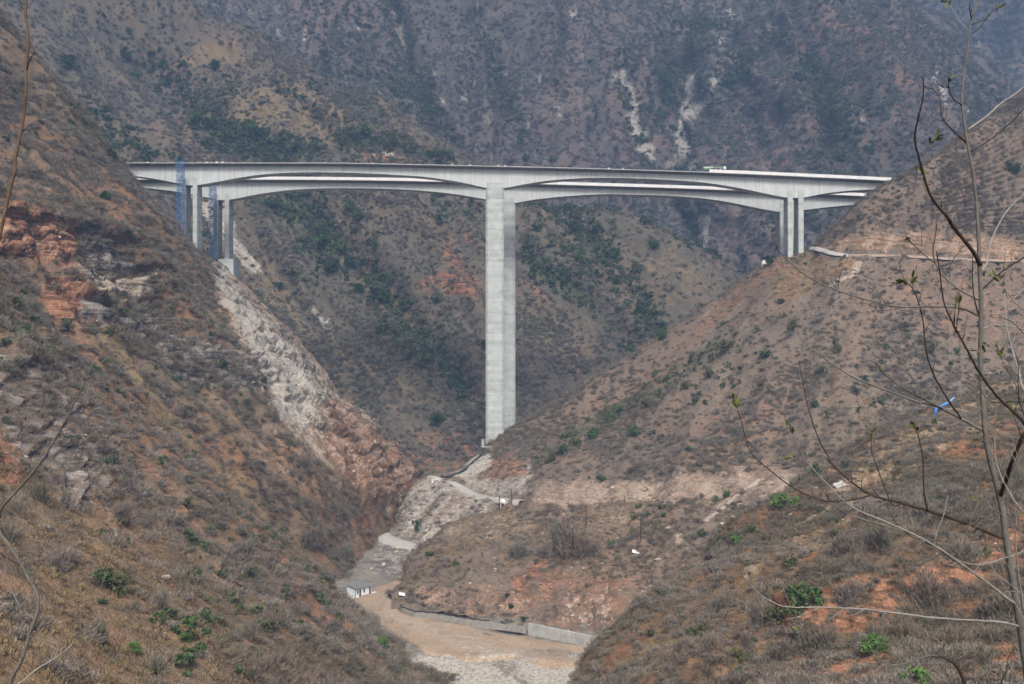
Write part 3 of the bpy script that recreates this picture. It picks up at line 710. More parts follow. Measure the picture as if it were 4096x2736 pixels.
# --- valley floor: river bed, then the tip of pale spoil below the yard
def FZ(Y): return -70.6 - 8.0 * sstep(224 - Y, 0, 30) + 3.0 * sstep(Y, 330, 460)
nx, ny = 250, 400
X, Yg = np.meshgrid(np.linspace(-85, 75, nx), np.linspace(480, 185, ny))
flat = np.stack([X, Yg, FZ(Yg)], -1).reshape(-1, 3)
u0, v0 = proj(flat)
reg = [('P', [(980,1500),(1180,1508),(1320,1510),(1330,1640),(1000,1640),(930,1500)], {'pale': 1}, 5),
       ('P', [(860,1225),(960,1230),(1010,1290),(950,1330),(850,1320)], {'pale': .35, 'rock': .75}, 6),
       ('L', [(1150,1530),(1240,1590)], {'pale': -.5, 'rock': .3}, 7), ('L', [(1010,1560),(1080,1530)], {'pale': -.35}, 4)]
mk = paint(flat, u0, v0, reg)
flat[:, 2] += 0.5 * fbm(flat, 7, 3, 161) + 0.25 * fbm(flat, 1.6, 2, 165) + sstep(226 - flat[:, 1], 0, 5) * (0.35 * ridged(flat, 9, 3, 167, (1, 1.6, 1)))
grid_object('valley_floor', flat.reshape(ny, nx, 3), mk, M['floor'], 'structure')

# --- orange yard, a graded sheet a little above the river gravel
yp = [(790,1385),(840,1352),(880,1338),(945,1318),(940,1343),(908,1380),(920,1405),(1000,1424),(1130,1447),(1215,1462),(1400,1492),(1440,1510),(1330,1522),(1240,1512),(1180,1503),(1060,1512),(975,1492),(900,1440)]
yw = np.array([at(x*S, y*S, 70.0 * F / (y*S - CV))[:2] for x, y in yp])
gx, gy = np.meshgrid(np.arange(yw[:,0].min()-4, yw[:,0].max()+4, 0.5), np.arange(yw[:,1].max()+4, yw[:,1].min()-4, -0.5))
flat = np.stack([gx, gy, np.full_like(gx, -69.9)], -1).reshape(-1, 3)
sd = poly_d(yw, flat[:, 0], flat[:, 1]) + 1.2 * fbm(flat, 6, 3, 171)
flat[:, 2] += np.clip(sd, -3, 0) * 2.6 + 0.12 * fbm(flat, 5, 3, 173)
u0, v0 = proj(flat)
reg = [('L', [(935,1335),(895,1375),(890,1395),(940,1425),(1040,1455),(1110,1478),(1180,1500)], {'dust': 1, 'pale': .8}, 2.2),
       ('L', [(925,1335),(880,1375),(878,1400),(930,1432),(1030,1465),(1090,1495)], {'dust': 1, 'pale': .75}, 2.0),
       ('P', [(1060,1490),(1130,1480),(1200,1500),(1180,1520),(1060,1520)], {'pale': .55}, 6),
       ('P', [(1210,1492),(1290,1490),(1330,1520),(1190,1515)], {'rock': .5}, 5)]
mk = paint(flat, u0, v0, reg)
grid_object('yard', flat.reshape(gx.shape[0], gx.shape[1], 3), mk, M['yard'], 'structure')

# --- ground below everything, out to the rim, and the bank in front of the camera
def plain_sheet(name, f, xs, ys, mat):
    X, Y = np.meshgrid(xs, ys); Z = f(X, Y); P = np.stack([X, Y, Z], -1)
    z = np.zeros(X.size); k0 = len(SHEETS)
    grid_object(name, P, {k: z for k in ('red','rock','pale','green','ochre','dust')}, mat, 'structure')
    s = SHEETS.pop(name); return s['obj']
plain_sheet('ground', lambda X, Y: -84 + 3*np.sin(X/90)*np.cos(Y/70) - 0.0*X, np.linspace(-1500, 1500, 60), np.linspace(2200, -60, 60), M['behind'])
plain_sheet('camera_bank', lambda X, Y: -1.7 - 0.55*np.maximum(Y, -4) - 0.12*np.abs(X) + 0.25*np.sin(X*0.9)*np.cos(Y*0.7), np.linspace(-34, 34, 90), np.linspace(46, -12, 80), M['near'])
# ------------------------------------------------------------------ the two bridges
def lerp_tab(tab):
    x, y = zip(*tab); return lambda u: float(np.interp(u, x, y))

def smooth_tab(tab, us):
    """smooth curve through (u, v) readings"""
    x = np.array([t[0] for t in tab], float); y = np.array([t[1] for t in tab], float)
    k = np.interp(us, x, np.arange(len(x)))
    # cubic through uneven readings with finite-difference slopes
    m = np.gradient(y, x); i = np.clip(np.searchsorted(x, us) - 1, 0, len(x) - 2); h = x[i+1] - x[i]; t = (us - x[i]) / h
    return ((2*t**3-3*t**2+1)*y[i] + (t**3-2*t**2+t)*h*m[i] + (-2*t**3+3*t**2)*y[i+1] + (t**3-t**2)*h*m[i+1])

def bridge(name, label, Yf, top, bot, u0, u1, kinks, piers, par_u):
    """box girder with side wings; Yf is the front edge of its deck"""
    root = empty(name, at(495, 342, Yf + 6)); tag(root, label, 'bridge')
    us = np.array(sorted(set(list(np.linspace(u0, u1, 150)) + kinks)))
    zt = (CV - smooth_tab(top, us)) * Yf / F; xs = (us - CU) * Yf / F
    zb = np.array([(CV - np.interp(u, [t[0] for t in bot], [t[1] for t in bot])) for u in us]) * (Yf + 2.75) / F
    zb2 = (CV - smooth_tab(bot, us)) * (Yf + 2.75) / F
    zb = np.where(np.abs(zb - zb2) < 0.5, zb2, zb)
    o = np.array(root.location)
    def strip(prof, nm, mat, closed=True, sm=False):
        mb = MB(); n = len(us); v = []
        for i in range(n):
            v += [(xs[i] - o[0], y - o[1], z - o[2]) for y, z in prof(i)]
        k = len(prof(0)); f = []
        for i in range(n - 1):
            for j in range(k if closed else k - 1):
                a, b_ = i*k + j, i*k + (j+1) % k
                f.append((a, b_, b_ + k, a + k))
        f.append(tuple(range(k - 1, -1, -1))); f.append(tuple((n-1)*k + j for j in range(k)))
        mb.add(v, f); return mb.build(nm, mat, root)
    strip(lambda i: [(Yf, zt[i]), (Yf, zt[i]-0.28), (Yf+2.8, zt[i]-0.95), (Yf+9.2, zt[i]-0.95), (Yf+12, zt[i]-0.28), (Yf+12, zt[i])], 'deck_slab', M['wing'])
    strip(lambda i: [(Yf+2.75, zt[i]-0.93), (Yf+2.75, zb[i]), (Yf+9.25, zb[i]), (Yf+9.25, zt[i]-0.93)], 'box_girder', M['concrete'])
    strip(lambda i: [(Yf-0.05, zt[i]+0.10), (Yf-0.05, zt[i]-0.05), (Yf+0.25, zt[i]-0.05), (Yf+0.25, zt[i]+0.10)], 'edge_kerb', M['parapet'])
    if par_u:
        for side in (0.0, 11.55):
            k = (us >= par_u[0]) & (us <= par_u[1]); full = us, xs, zt, zb
            seg = np.linspace(par_u[0], par_u[1], max(2, int((par_u[1]-par_u[0]) / 23) + 1))
            for a, b_ in zip(seg[:-1], seg[1:]):        # cast lengths with a joint between them
                mb = MB(); v = []
                for u in np.linspace(a + 0.06, b_ - 0.06, 5):
                    x = (u - CU) * Yf / F; z = float(np.interp(u, us, zt))
                    v += [(x-o[0], Yf+side+y-o[1], z+h-o[2]) for y, h in ((0.02,0.11),(0.5,0.11),(0.42,0.5),(0.30,1.3),(0.08,1.3))]
                k5 = 5; f = [(i*k5+j, i*k5+(j+1)%k5, (i+1)*k5+(j+1)%k5, (i+1)*k5+j) for i in range(4) for j in range(k5)]
                f += [(4,3,2,1,0), (20,21,22,23,24)]
                mb.add(v, f); mb.build('parapet', M['parapet'], root)
    for p in piers:
        pr = link('pier', None, root) if False else None
        pe = bpy.data.objects.new('pier', None); COL.objects.link(pe); pe.parent = root
        pe.location = (0, 0, 0); pe.empty_display_size = 0.5
        for (ua, ub, vtop, zbase) in p['legs']:
            y0 = Yf + 2.75 - 0.32; y1 = Yf + 9.25 + 0.32
            x0, x1 = (ua - CU) * y0 / F, (ub - CU) * y0 / F; z1 = (CV - vtop) * y0 / F
            mb = MB(); c = p.get('cham', 0.18)
            ring = [(x0+c,y0),(x1-c,y0),(x1,y0+c),(x1,y1-c),(x1-c,y1),(x0+c,y1),(x0,y1-c),(x0,y0+c)]
            zs = np.arange(zbase, z1 - 2.5, 4.5)[::-1]
            levels = [(z1, 0)] + [q for zz in zs for q in ((zz+0.13, 0), (zz+0.09, .09), (zz-0.09, .09), (zz-0.13, 0))] if p.get('lifts') else [(z1, 0), (zbase, 0)]
            # casting lifts: a shallow joint every 4.5 m
            v = []; 
            mx, my = (x0+x1)/2, (y0+y1)/2
            for z, ins in levels:
                v += [(x - math.copysign(ins, x-mx) - o[0], y - math.copysign(ins, y-my) - o[1], z - o[2]) for x, y in ring]
            n = len(levels); f = [(i*8+j, (i+1)*8+j, (i+1)*8+(j+1)%8, i*8+(j+1)%8) for i in range(n-1) for j in range(8)]
            f += [tuple(range(8)), tuple((n-1)*8 + j for j in range(7, -1, -1))]
            mb.add(v, f); leg = mb.build('leg', M['pier'], pe)
            if p.get('lifts'):
                for zz in zs[1:]:
                    if zz < -50: continue
                    for xx in (x0 + 1.3, x1 - 1.3):
                        MB().box(xx-0.13-o[0], y0-0.10-o[1], zz+0.5-o[2], xx+0.13-o[0], y0+0.02-o[1], zz+0.72-o[2]).build('anchor_pocket', M['dark'], leg)
                    for yy in (y0 + 1.5, y1 - 1.5):
                        MB().box(x1-0.02-o[0], yy-0.15-o[1], zz+0.5-o[2], x1+0.10-o[0], yy+0.15-o[1], zz+0.75-o[2]).build('anchor_pocket', M['dark'], leg)
        if 'foot' in p:
            x0, x1, y0, y1, z0, z1 = p['foot']
            MB().box(x0-o[0], y0-o[1], z0-o[2], x1-o[0], y1-o[1], z1-o[2]).build('footing', M['pier'], pe)
    return root

M['dark'] = plain_mat('dark_steel', (0.03, 0.03, 0.032), (0.06, 0.058, 0.055), 2.0, 0.7)
M['blue'] = plain_mat('blue_scaffold_steel', (0.07, 0.17, 0.36), (0.13, 0.26, 0.46), 1.2, 0.6)
M['bluegrey'] = plain_mat('scaffold_deck', (0.22, 0.32, 0.45), (0.34, 0.43, 0.52), 1.2, 0.7)

YN, YR = 430.0, 461.0
near_top = [(60,162.6),(125,162.8),(250,162.9),(350,163.2),(425,164.7),(512,166.6),(600,168.8),(675,171.1),(710,172.3),(800,176.2),(890,180.5),(980,185)]
near_bot = [(60,168.5),(100,171.6),(136,176.4),(153,178.9),(174.5,183),(186,185.2),(198,184.6),(217,181.5),(238,177.5),(260,174.6),(281,173),(313,172.3),(350,172.8),(390,174.6),(425,177),(446,179.8),(467.6,183.7),(485,187.6),(504,188),(521,184.9),(542,181.5),(563,179.3),(585,178.1),(606,177.8),(638,178.5),(675,180.2),(707,182.8),(728,185.8),(749.5,189.8),(771,194.3),(787,197.3),(804,197.6),(824,193.9),(845,191.3),(877,189.4),(980,191.5)]
far_top = [(60,179.4),(200,179.3),(300,179.5),(350,179.9),(425,181.1),(512,183.1),(575,184.9),(675,187.9),(780,192),(870,196.2),(980,201.5)]
far_bot = [(60,183.5),(153,189),(174.5,191.6),(190,194.5),(208.6,198.2),(217,200),(229,199.4),(249,195.6),(270,192.2),(291.7,189.8),(313,188.6),(350,188.2),(390,189),(425,190.9),(457,194.5),(484.6,199.2),(500,202.4),(515.5,202.8),(531.5,200),(553,197.5),(585,195),(606,194.2),(638,194.8),(675,196.1),(707,198.7),(728,201.8),(749.5,206),(771,210.3),(780,211.7),(792,211.7),(804,210.2),(824,207.9),(850,205.2),(980,204)]
far_bridge = bridge('twin_girder_bridge', 'far concrete girder bridge, lower of the twin decks, with white parapet along its edge', YR, far_top, far_bot, 70, 905,
    [217.0, 229.0, 500.0, 515.5, 780.0, 792.0],
    [dict(legs=[(213.4, 217.9, 193.5, 15), (224.5, 229.0, 193.5, 30)], foot=((219-CU)*.461, (234-CU)*.461, 460.0, 472.0, 26.0, 38.2)),
     dict(legs=[(498.6, 515.4, 197.5, -82)], lifts=1, cham=0.9),
     dict(legs=[(779.9, 784.6, 203.0, 10), (789.8, 794.5, 203.0, 10)])],
    (95, 902))
near_bridge = bridge('twin_girder_bridge', 'near concrete girder bridge, upper of the twin decks, bare of parapet on its left', YN, near_top, near_bot, 70, 912,
    [186.0, 198.0, 485.0, 504.0, 787.0, 804.0],
    [dict(legs=[(181.2, 185.6, 177.6, 20), (192.5, 197.1, 177.6, 20)]),
     dict(legs=[(485.6, 503.9, 182.4, -82)], lifts=1, cham=0.9),
     dict(legs=[(787.9, 793.2, 190.4, 10), (798.5, 803.8, 190.6, 10)])],
    (709.5, 910))

# --- blue stair towers by the left piers
def stair_tower(label, ua, ub, vt, vb, Y, depth=2.4):
    x0, x1 = (ua-CU)*Y/F, (ub-CU)*Y/F; z0, z1 = (CV-vb)*Y/F, (CV-vt)*Y/F
    w = x1 - x0; H = z1 - z0
    r = empty('stair_tower', (x0, Y, z0)); tag(r, label, 'scaffold tower', 'blue scaffold stair towers by the left piers')
    for a, b_ in ((0,0),(w,0),(0,depth),(w,depth)):
        MB().bar((a,b_,-3),(a,b_,H),0.09,6).build('post', M['blue'], r)
    lv = 2.0; n = int(H / lv)
    def frame():
        mb = MB()
        for zz in (0.0, 1.0):
            for p, q in (((0,0),(w,0)),((w,0),(w,depth)),((w,depth),(0,depth)),((0,depth),(0,0))):
                mb.bar((p[0],p[1],zz),(q[0],q[1],zz),0.06)
        for k in np.linspace(0.15, 0.85, 6): mb.bar((w*k,-0.02,0.0),(w*k,-0.02,lv-0.1),0.022); mb.bar((w+0.02,depth*k,0.0),(w+0.02,depth*k,lv-0.1),0.022)
        for k in (0.3, 0.6, 1.35, 1.65): mb.bar((0,-0.02,k),(w,-0.02,k),0.02)
        return mesh_from('frame', mb.v, mb.f, M['blue'])
    def flight(s):
        mb = MB(); k = 9
        for i in range(k):
            t = (i + .5) / k; x = 0.3 + (w - 0.6) * (t if s else 1 - t)
            mb.box(x-0.14, 0.35, t*lv-0.03, x+0.14, depth-0.35, t*lv+0.03)
        for y in (0.35, depth-0.35):
            a = (0.3, y, 0) if s else (w-0.3, y, 0); b_ = (w-0.3, y, lv) if s else (0.3, y, lv); mb.bar(a, b_, 0.07)
        return mesh_from('stair_flight', mb.v, mb.f, M['bluegrey'])
    fm = frame(); fl = [flight(0), flight(1)]
    lm = MB().box(0.05, 0.05, -0.05, w*0.35, depth-0.05, 0.05); lme = mesh_from('landing', lm.v, lm.f, M['bluegrey'])
    for i in range(n):
        link('frame', fm, r, (0, 0, i*lv)); link('stair_flight', fl[i % 2], r, (0, 0, i*lv))
        link('landing', lme, r, (0 if i % 2 else w*0.6, 0, (i+1)*lv))
    for i in range(2, n, 3):
        MB().bar((w, depth/2, i*lv), (w+1.1, depth/2+1.4, i*lv), 0.05).build('tie_bar', M['dark'], r)
    return r
stair_tower('tall blue scaffold stair tower rising above the near deck at its left pier', 176.2, 182.6, 157.4, 232, 424.5)
stair_tower('shorter blue scaffold stair tower ending under the far deck at its left pier', 208.9, 214.9, 184.5, 256, 456.5)

# --- work platform on the far left pier, parapet shutter at the end of the near parapet
M['green_paint'] = plain_mat('green_paint', (0.16, 0.36, 0.20), (0.26, 0.46, 0.28), 1.5, 0.6)
M['white'] = plain_mat('white_sheet', (0.72, 0.74, 0.76), (0.82, 0.83, 0.84), 0.9, 0.6)
p = at(229.4, 215.2, 466.5); wp = empty('work_platform', p); tag(wp, 'small dark work platform fixed to the side of the far left pier', 'platform')
MB().box(-0.4, -1.3, 0, 2.0, 1.3, 0.14).build('deck', M['dark'], wp)
for a in ((1.9,-1.2),(1.9,1.2),(0.6,-1.2)): MB().bar((a[0],a[1],0.14),(a[0],a[1],1.2),0.05).build('post', M['dark'], wp)
MB().bar((0.0,-1.2,1.15),(1.9,-1.2,0.85),0.05).build('rail', M['dark'], wp); MB().bar((1.9,-1.2,1.1),(1.9,1.2,1.1),0.05).build('rail', M['dark'], wp)
p = at(703.6, 171.9, 430.3); fw = empty('parapet_shutter', p); tag(fw, 'green and white steel shutter beam resting on the end of the near parapet', 'formwork')
MB().box(0.0,-0.25,1.85,4.1,0.55,2.15).build('top_beam', M['white'], fw)
MB().box(4.15,-0.25,1.75,8.6,0.55,2.1).build('end_beam', M['green_paint'], fw)
MB().box(0.0,-0.3,1.25,2.3,0.6,1.83).build('green_panel', M['green_paint'], fw)
MB().box(8.6,-0.3,1.2,9.6,0.5,2.35).build('end_plate', M['white'], fw)
for x in (2.9, 5.2, 7.4): MB().box(x,-0.1,0.0,x+0.15,0.4,1.8).build('strut', M['white'], fw)
for k, (uu, hh) in enumerate(((147,.4),(206,.35),(216,.55),(222,.4),(452,.4),(470,.5),(498,.4),(505,.45),(609,.45),(623,.5))):
    z = (CV - float(smooth_tab(near_top, np.array([float(uu)]))[0])) * YN / F
    mb = MB(); mb.box(-0.45,-0.2,0.0,0.45,0.2,hh); mb.box(-0.2,-0.3,hh,0.3,0.15,hh+0.25)
    o = mb.build('kerb_block', M['white'] if k < 4 else M['parapet'], None, ((uu-CU)*YN/F, YN+0.9, z))
    rk = 'leftmost first second third fourth fifth sixth seventh eighth rightmost'.split()
    tag(o, 'small pale block on the open near deck edge, ' + ('leftmost' if k == 0 else 'rightmost' if k == 9 else 'second third fourth fifth sixth seventh eighth ninth'.split()[k-1] + ' from left') + ' of ten', 'block', 'pale blocks on the near deck edge')

# ------------------------------------------------------------------ tracks
M['track'] = plain_mat('pale_dust_track', (0.38, 0.365, 0.325), (0.50, 0.48, 0.435), 0.5, 0.95, 0.2)
M['track2'] = plain_mat('dirt_track', (0.33, 0.275, 0.22), (0.43, 0.365, 0.30), 0.5, 0.95, 0.2)
M['track3'] = plain_mat('earth_track', (0.27, 0.205, 0.155), (0.38, 0.30, 0.235), 0.5, 0.95, 0.2)
def track(name, pts, width, mat, lift=0.35, only=None, skirt=2.5):
    """graded bench laid along the slope, with an earth fill under it"""
    c = []
    for (a, b_) in zip(pts[:-1], pts[1:]):
        for t in np.linspace(0, 1, 9)[:-1]: c.append((a[0]+(b_[0]-a[0])*t, a[1]+(b_[1]-a[1])*t))
    c.append(pts[-1]); W = np.array([at(u, v, 69.6*F/(v-CV)) if only == 'floor' else hit(u, v, only) for u, v in c])
    for _ in range(10): W[1:-1] = (W[:-2] + 2*W[1:-1] + W[2:]) / 4
    d = np.gradient(W[:, :2], axis=0); d /= np.linalg.norm(d, axis=1, keepdims=True) + 1e-9
    nrm = np.stack([-d[:, 1], d[:, 0]], -1); nv = []; k = 6; r = np.random.default_rng(3)
    wj = 1 + 0.14 * np.convolve(r.normal(size=len(W)), np.ones(5)/5, 'same') * 2
    for i in range(len(W)):
        for s, dz in ((-1.35, -skirt), (-1, 0), (-.4, .05), (.4, .05), (1, 0), (1.35, -skirt)):
            q = W[i, :2] + nrm[i] * s * width[0 if len(width) == 1 else 0] * (1 + (width[-1]/width[0]-1) * i/len(W)) * wj[i] / 2
            nv.append((q[0], q[1], W[i, 2] + lift + dz))
    f = [(i*k+j, (i+1)*k+j, (i+1)*k+j+1, i*k+j+1) for i in range(len(W)-1) for j in range(k-1)]
    o = link(name, mesh_from(name, nv, f, mat, True)); tag(o, kind='structure'); return o
def sc_(pts): return [(x*S, y*S) for x, y in pts]
track('bench_road', sc_([(985,1092),(1010,1098),(1045,1108),(1065,1124),(1095,1136),(1140,1144),(1200,1149)]), (2.6, 3.4), M['track'], 0.4, ('right_hill',), 1.6)
track('valley_road', [(u, v) for u, v in ((397,524.5),(386,526),(380,531),(386,537),(403,542.5),(419,548),(433,554))], (3.4, 6.5), M['track'], 0.0, 'floor', 1.5)
track('hill_road', [(815,246.8),(821,247.6),(829,250.5),(840,253.2),(850,254.2)], (4.0, 2.6), M['track'], 0.05, ('right_hill',), 1.2)
track('hill_road', [(848,254.0),(870,254.2),(905,255.2),(950,257.5),(1000,259.5),(1060,261)], (2.2, 1.8), M['track3'], -0.05, ('right_hill',), 1.0)
track('foot_path', sc_([(1738,1098),(1700,1128),(1660,1160),(1615,1196)]), (1.6, 1.4), M['track2'], 0.15, ('lower_spur','right_hill'), 1.0)

# ------------------------------------------------------------------ walls, hut and odds and ends in the valley
M['wallc'] = plain_mat('wall_concrete', (0.36, 0.36, 0.34), (0.50, 0.50, 0.475), 0.7, 0.9, 0.2, (0.6, 0.6, 0.15))
a = np.array(at(527.9, 632.6, 240.9)); b_ = np.array(at(604, 648.5, 228.4)); d = b_ - a; Lw = math.hypot(d[0], d[1])
rw = empty('retaining_wall', (a[0], a[1], -70.1), math.atan2(d[1], d[0])); tag(rw, 'pale concrete block retaining wall along the back of the orange yard', 'wall')
for row in range(2):
    n = 4
    for i in range(n):
        o = 0.0 if row == 0 else 0.0
        x0, x1 = Lw*i/n + 0.03, Lw*(i+1)/n - 0.03; j = random.uniform(-0.05, 0.05)
        MB().box(x0, j, row*1.16 - 0.4*(row == 0), x1, 0.7 + j, row*1.16 + 1.12 + (0.1*random.random() if row else 0)).build('panel', M['wallc'], rw)
MB().box(0.1, 0.12, -0.5, Lw-0.1, 0.6, 2.2).build('core', M['wallc'], rw)
wl = [(398.5,606.5,609),(401,609,613),(414,613,617.8),(435,614.6,620.5),(453,617.8,623.2),(466,620,625),(485,622.3,627),(505,625,628.6),(526,628,631.8)]
low = empty('stone_wall', at(414, 617.7, 254)); tag(low, 'low grey stone wall curving round the spur above the orange yard', 'wall'); lo = np.array(low.location)
vt = []
for i in range(len(wl)*5 - 4):
    t = i / 5.0; u = np.interp(t, range(len(wl)), [w[0] for w in wl]); vb = np.interp(t, range(len(wl)), [w[2] for w in wl]); v1 = np.interp(t, range(len(wl)), [w[1] for w in wl])
    Y = 70.0*F/(vb-CV); q = np.array(at(u, vb, Y)); h = (vb - v1)*Y/F + 0.12*math.sin(i*2.3)
    vt += [(q[0], q[1], -70.5), (q[0], q[1]+0.25, -70+h), (q[0]+0.1, q[1]+0.95, -70+h+0.03*math.cos(i)), (q[0]+0.1, q[1]+1.2, -70.5)]
k = 4; n = len(vt)//4
mb = MB().add([np.array(p) - lo for p in vt], [(i*k+j, (i+1)*k+j, (i+1)*k+j+1, i*k+j+1) for i in range(n-1) for j in range(3)] + [(0,1,2,3)])
mb.build('wall_face', plain_mat('rubble_wall', (0.19, 0.18, 0.16), (0.33, 0.315, 0.285), 1.6, 0.95, 0.4), low)
mb = MB(); mb.tube([np.array(vt[4*i+2]) - lo + np.array([0, 0, 0.22]) for i in range(2, n-9)], [0.16]*(n-11), 6); mb.build('pipe', M['dark'], low)

# hut
M['hutw'] = plain_mat('white_hut_wall', (0.62, 0.68, 0.72), (0.76, 0.80, 0.82), 0.6, 0.7)
M['roof'] = plain_mat('grey_sheet_roof', (0.15, 0.165, 0.16), (0.24, 0.25, 0.24), 0.8, 0.7, 0, (6, 0.1, 0.1))
hut = empty('site_hut', (-42.9, 274.0, -70.2), math.atan2(.76, .65)); tag(hut, 'small white hut with grey sheet roof at the end of the orange yard', 'hut')
LH, WH, HH = 5.8, 3.6, 2.5
MB().box(0, 0, -0.6, LH, WH, HH).build('wall', M['hutw'], hut)
mb = MB(); mb.add([(-0.3,-0.45,HH-0.02),(LH+0.5,-0.45,HH-0.02),(LH+0.5,WH+0.3,HH+0.75),(-0.3,WH+0.3,HH+0.75),(-0.3,-0.45,HH+0.1),(LH+0.5,-0.45,HH+0.1),(LH+0.5,WH+0.3,HH+0.87),(-0.3,WH+0.3,HH+0.87)],
   [(0,3,2,1),(4,5,6,7),(0,1,5,4),(1,2,6,5),(2,3,7,6),(3,0,4,7)]); mb.build('roof', M['roof'], hut)
for x in (1.35, 4.9):
    dr = MB().box(x, -0.05, 0.05, x+0.62, 0.02, 2.0).build('door', M['dark'], hut)
    MB().box(x+0.08, -0.09, 0.95, x+0.14, -0.05, 1.1).build('handle', M['white'], dr)
for x in (0.6, 2.9):
    wd = MB().box(x, -0.04, 1.0, x+0.5, 0.02, 1.95).build('window', M['dark'], hut)
    MB().box(x-0.06, -0.08, 0.9, x+0.56, -0.02, 1.0).build('sill', M['hutw'], wd)
MB().box(-0.04,-0.05,-0.5,0.06,0.05,HH).build('corner_post', M['dark'], hut)
MB().box(-0.6,-1.3,-0.6,LH+1.4,-0.06,0.02).build('plinth', M['parapet'], hut)
MB().box(LH+0.05,-0.5,0.0,LH+1.5,0.3,0.45).build('low_wall', M['white'], hut)

# leaning board, white sheet, blue sheet, grey sheet
def board(label, name, cat, u, v, w, h, rot, mat, lift=0.25, thick=0.05, legs=False):
    p = hit(u, v); r = empty(name, p + np.array([0, 0, lift])); r.rotation_euler = rot; tag(r, label, cat)
    mb = MB(); k = 5                                  # slightly buckled sheet
    rr = random.Random(u); z = [[0.05*rr.uniform(-1, 1)*w for _ in range(k)] for _ in range(k)]
    top = [(w*(i/(k-1)-.5), h*(j/(k-1)-.5), z[i][j]) for i in range(k) for j in range(k)]
    bot = [(x, y, q - thick) for x, y, q in top]; m = k*k
    f = [(i*k+j, (i+1)*k+j, (i+1)*k+j+1, i*k+j+1) for i in range(k-1) for j in range(k-1)]
    f += [tuple(m + q for q in reversed(g)) for g in f]
    ed = [i*k for i in range(k)] + [(k-1)*k + j for j in range(1, k)] + [i*k + k-1 for i in range(k-2, -1, -1)] + list(range(k-2, 0, -1))
    f += [(ed[i], ed[(i+1) % len(ed)], m + ed[(i+1) % len(ed)], m + ed[i]) for i in range(len(ed))]
    mb.add(top + bot, f); mb.build('sheet', mat, r)
    if legs:
        MB().bar((-w*.35, 0, -0.05), (-w*.35, -0.4, -1.2), 0.05).build('leg', M['dark'], r); MB().bar((w*.35, 0, -0.05), (w*.35, -0.4, -1.2), 0.05).build('leg', M['dark'], r)
    return r
board('white notice board tilted on the yard edge beside the bend in the track', 'notice_board', 'board', 402.5, 598, 1.7, 1.0, (0.7, 0.25, 0.35), M['white'], 1.0, 0.06, True)
board('long white sheet lying on the bare spur below the second pole', 'white_sheet', 'sheet', 636, 552.5, 2.5, 1.3, (0.55, 0.22, -0.1), M['white'], 0.35)
board('small white sheet lying on the ochre spur near the bush', 'white_sheet', 'sheet', 702, 552, 1.0, 0.7, (0.5, -0.2, 0.2), M['white'], 0.3)
board('grey white roofing sheet dumped on the near slope by the dark rock', 'roofing_sheet', 'sheet', 839, 487, 2.2, 1.4, (0.55, -0.25, 0.3), M['wallc'], 0.5)
M['tarp'] = plain_mat('blue_plastic', (0.05, 0.22, 0.62), (0.10, 0.33, 0.78), 1.2, 0.4)
p = hit(943, 411); bt = empty('blue_tarpaulin', p + np.array([0, -0.8, 0.9])); tag(bt, 'bright blue plastic sheet folded over the ochre slope behind the sapling', 'tarpaulin')
prof = [(-2.1,-1.75,1.0),(-1.9,-0.7,0.9),(-1.2,-0.15,0.7),(0.0,0.35,0.7),(1.2,1.0,0.55),(1.9,1.7,0.45),(2.5,2.1,0.3)]
v = []
for x, z, w in prof: v += [(x-w*.35, -0.3, z-w*.35), (x+w*.1, -0.55, z+w*.1), (x+w*.4, -0.1, z-w*.2), (x+w*.1, 0.35, z+w*.4)]
k = 4; f = [(i*k+j, (i+1)*k+j, (i+1)*k+(j+1)%4, i*k+(j+1)%4) for i in range(len(prof)-1) for j in range(4)] + [(3,2,1,0), tuple(len(v)-4+j for j in range(4))]
MB().add(v, f).build('folded_sheet', M['tarp'], bt)
v2 = [(x-0.2, -0.62, z+0.25) for x, z, w in prof[3:6]] + [(x+0.15, -0.62, z+0.42) for x, z, w in prof[3:6]]
MB().add(v2, [(0,1,4,3),(1,2,5,4)]).build('pale_hem', M['white'], bt)

# poles along the bench
M['pole'] = plain_mat('dark_timber', (0.045, 0.035, 0.03), (0.075, 0.06, 0.05), 3.0, 0.9)
def pole(label, u, vb, vt, Yhint=None):
    p = hit(u, vb); h = (vb - vt) * p[1] / F
    r = empty('utility_pole', p); tag(r, label, 'pole', 'dark poles along the bench')
    MB().tube([(0, 0, -0.8), (0.05, 0, h*.5), (-0.05, 0, h)], [0.15, 0.12, 0.09], 7).build('shaft', M['pole'], r)
    MB().box(-0.28, -0.09, h-0.5, 0.28, 0.09, h-0.38).build('crossarm', M['pole'], r)
    for s in (-0.22, 0.22): MB().tube([(s, 0, h-0.38), (s, 0, h-0.2)], [0.05, 0.04], 5).build('insulator', M['white'], r)
    return r
pole('left of two dark poles by the bench road, next to the white tank', 499.3, 503.5, 487)
pole('right of two dark poles by the bench road', 511.6, 504.5, 488.5)
pole('dark pole standing behind the grey thicket on the spur', 586.2, 527, 503)
pole('dark pole standing alone on the bare spur above the white sheet', 640.5, 541.5, 517)
pole('thin dark pole low on the crest of the right hill', 732.5, 301, 292)
pole('pale thin pole rising from the scrub above the hill road cut', 921, 245, 228)

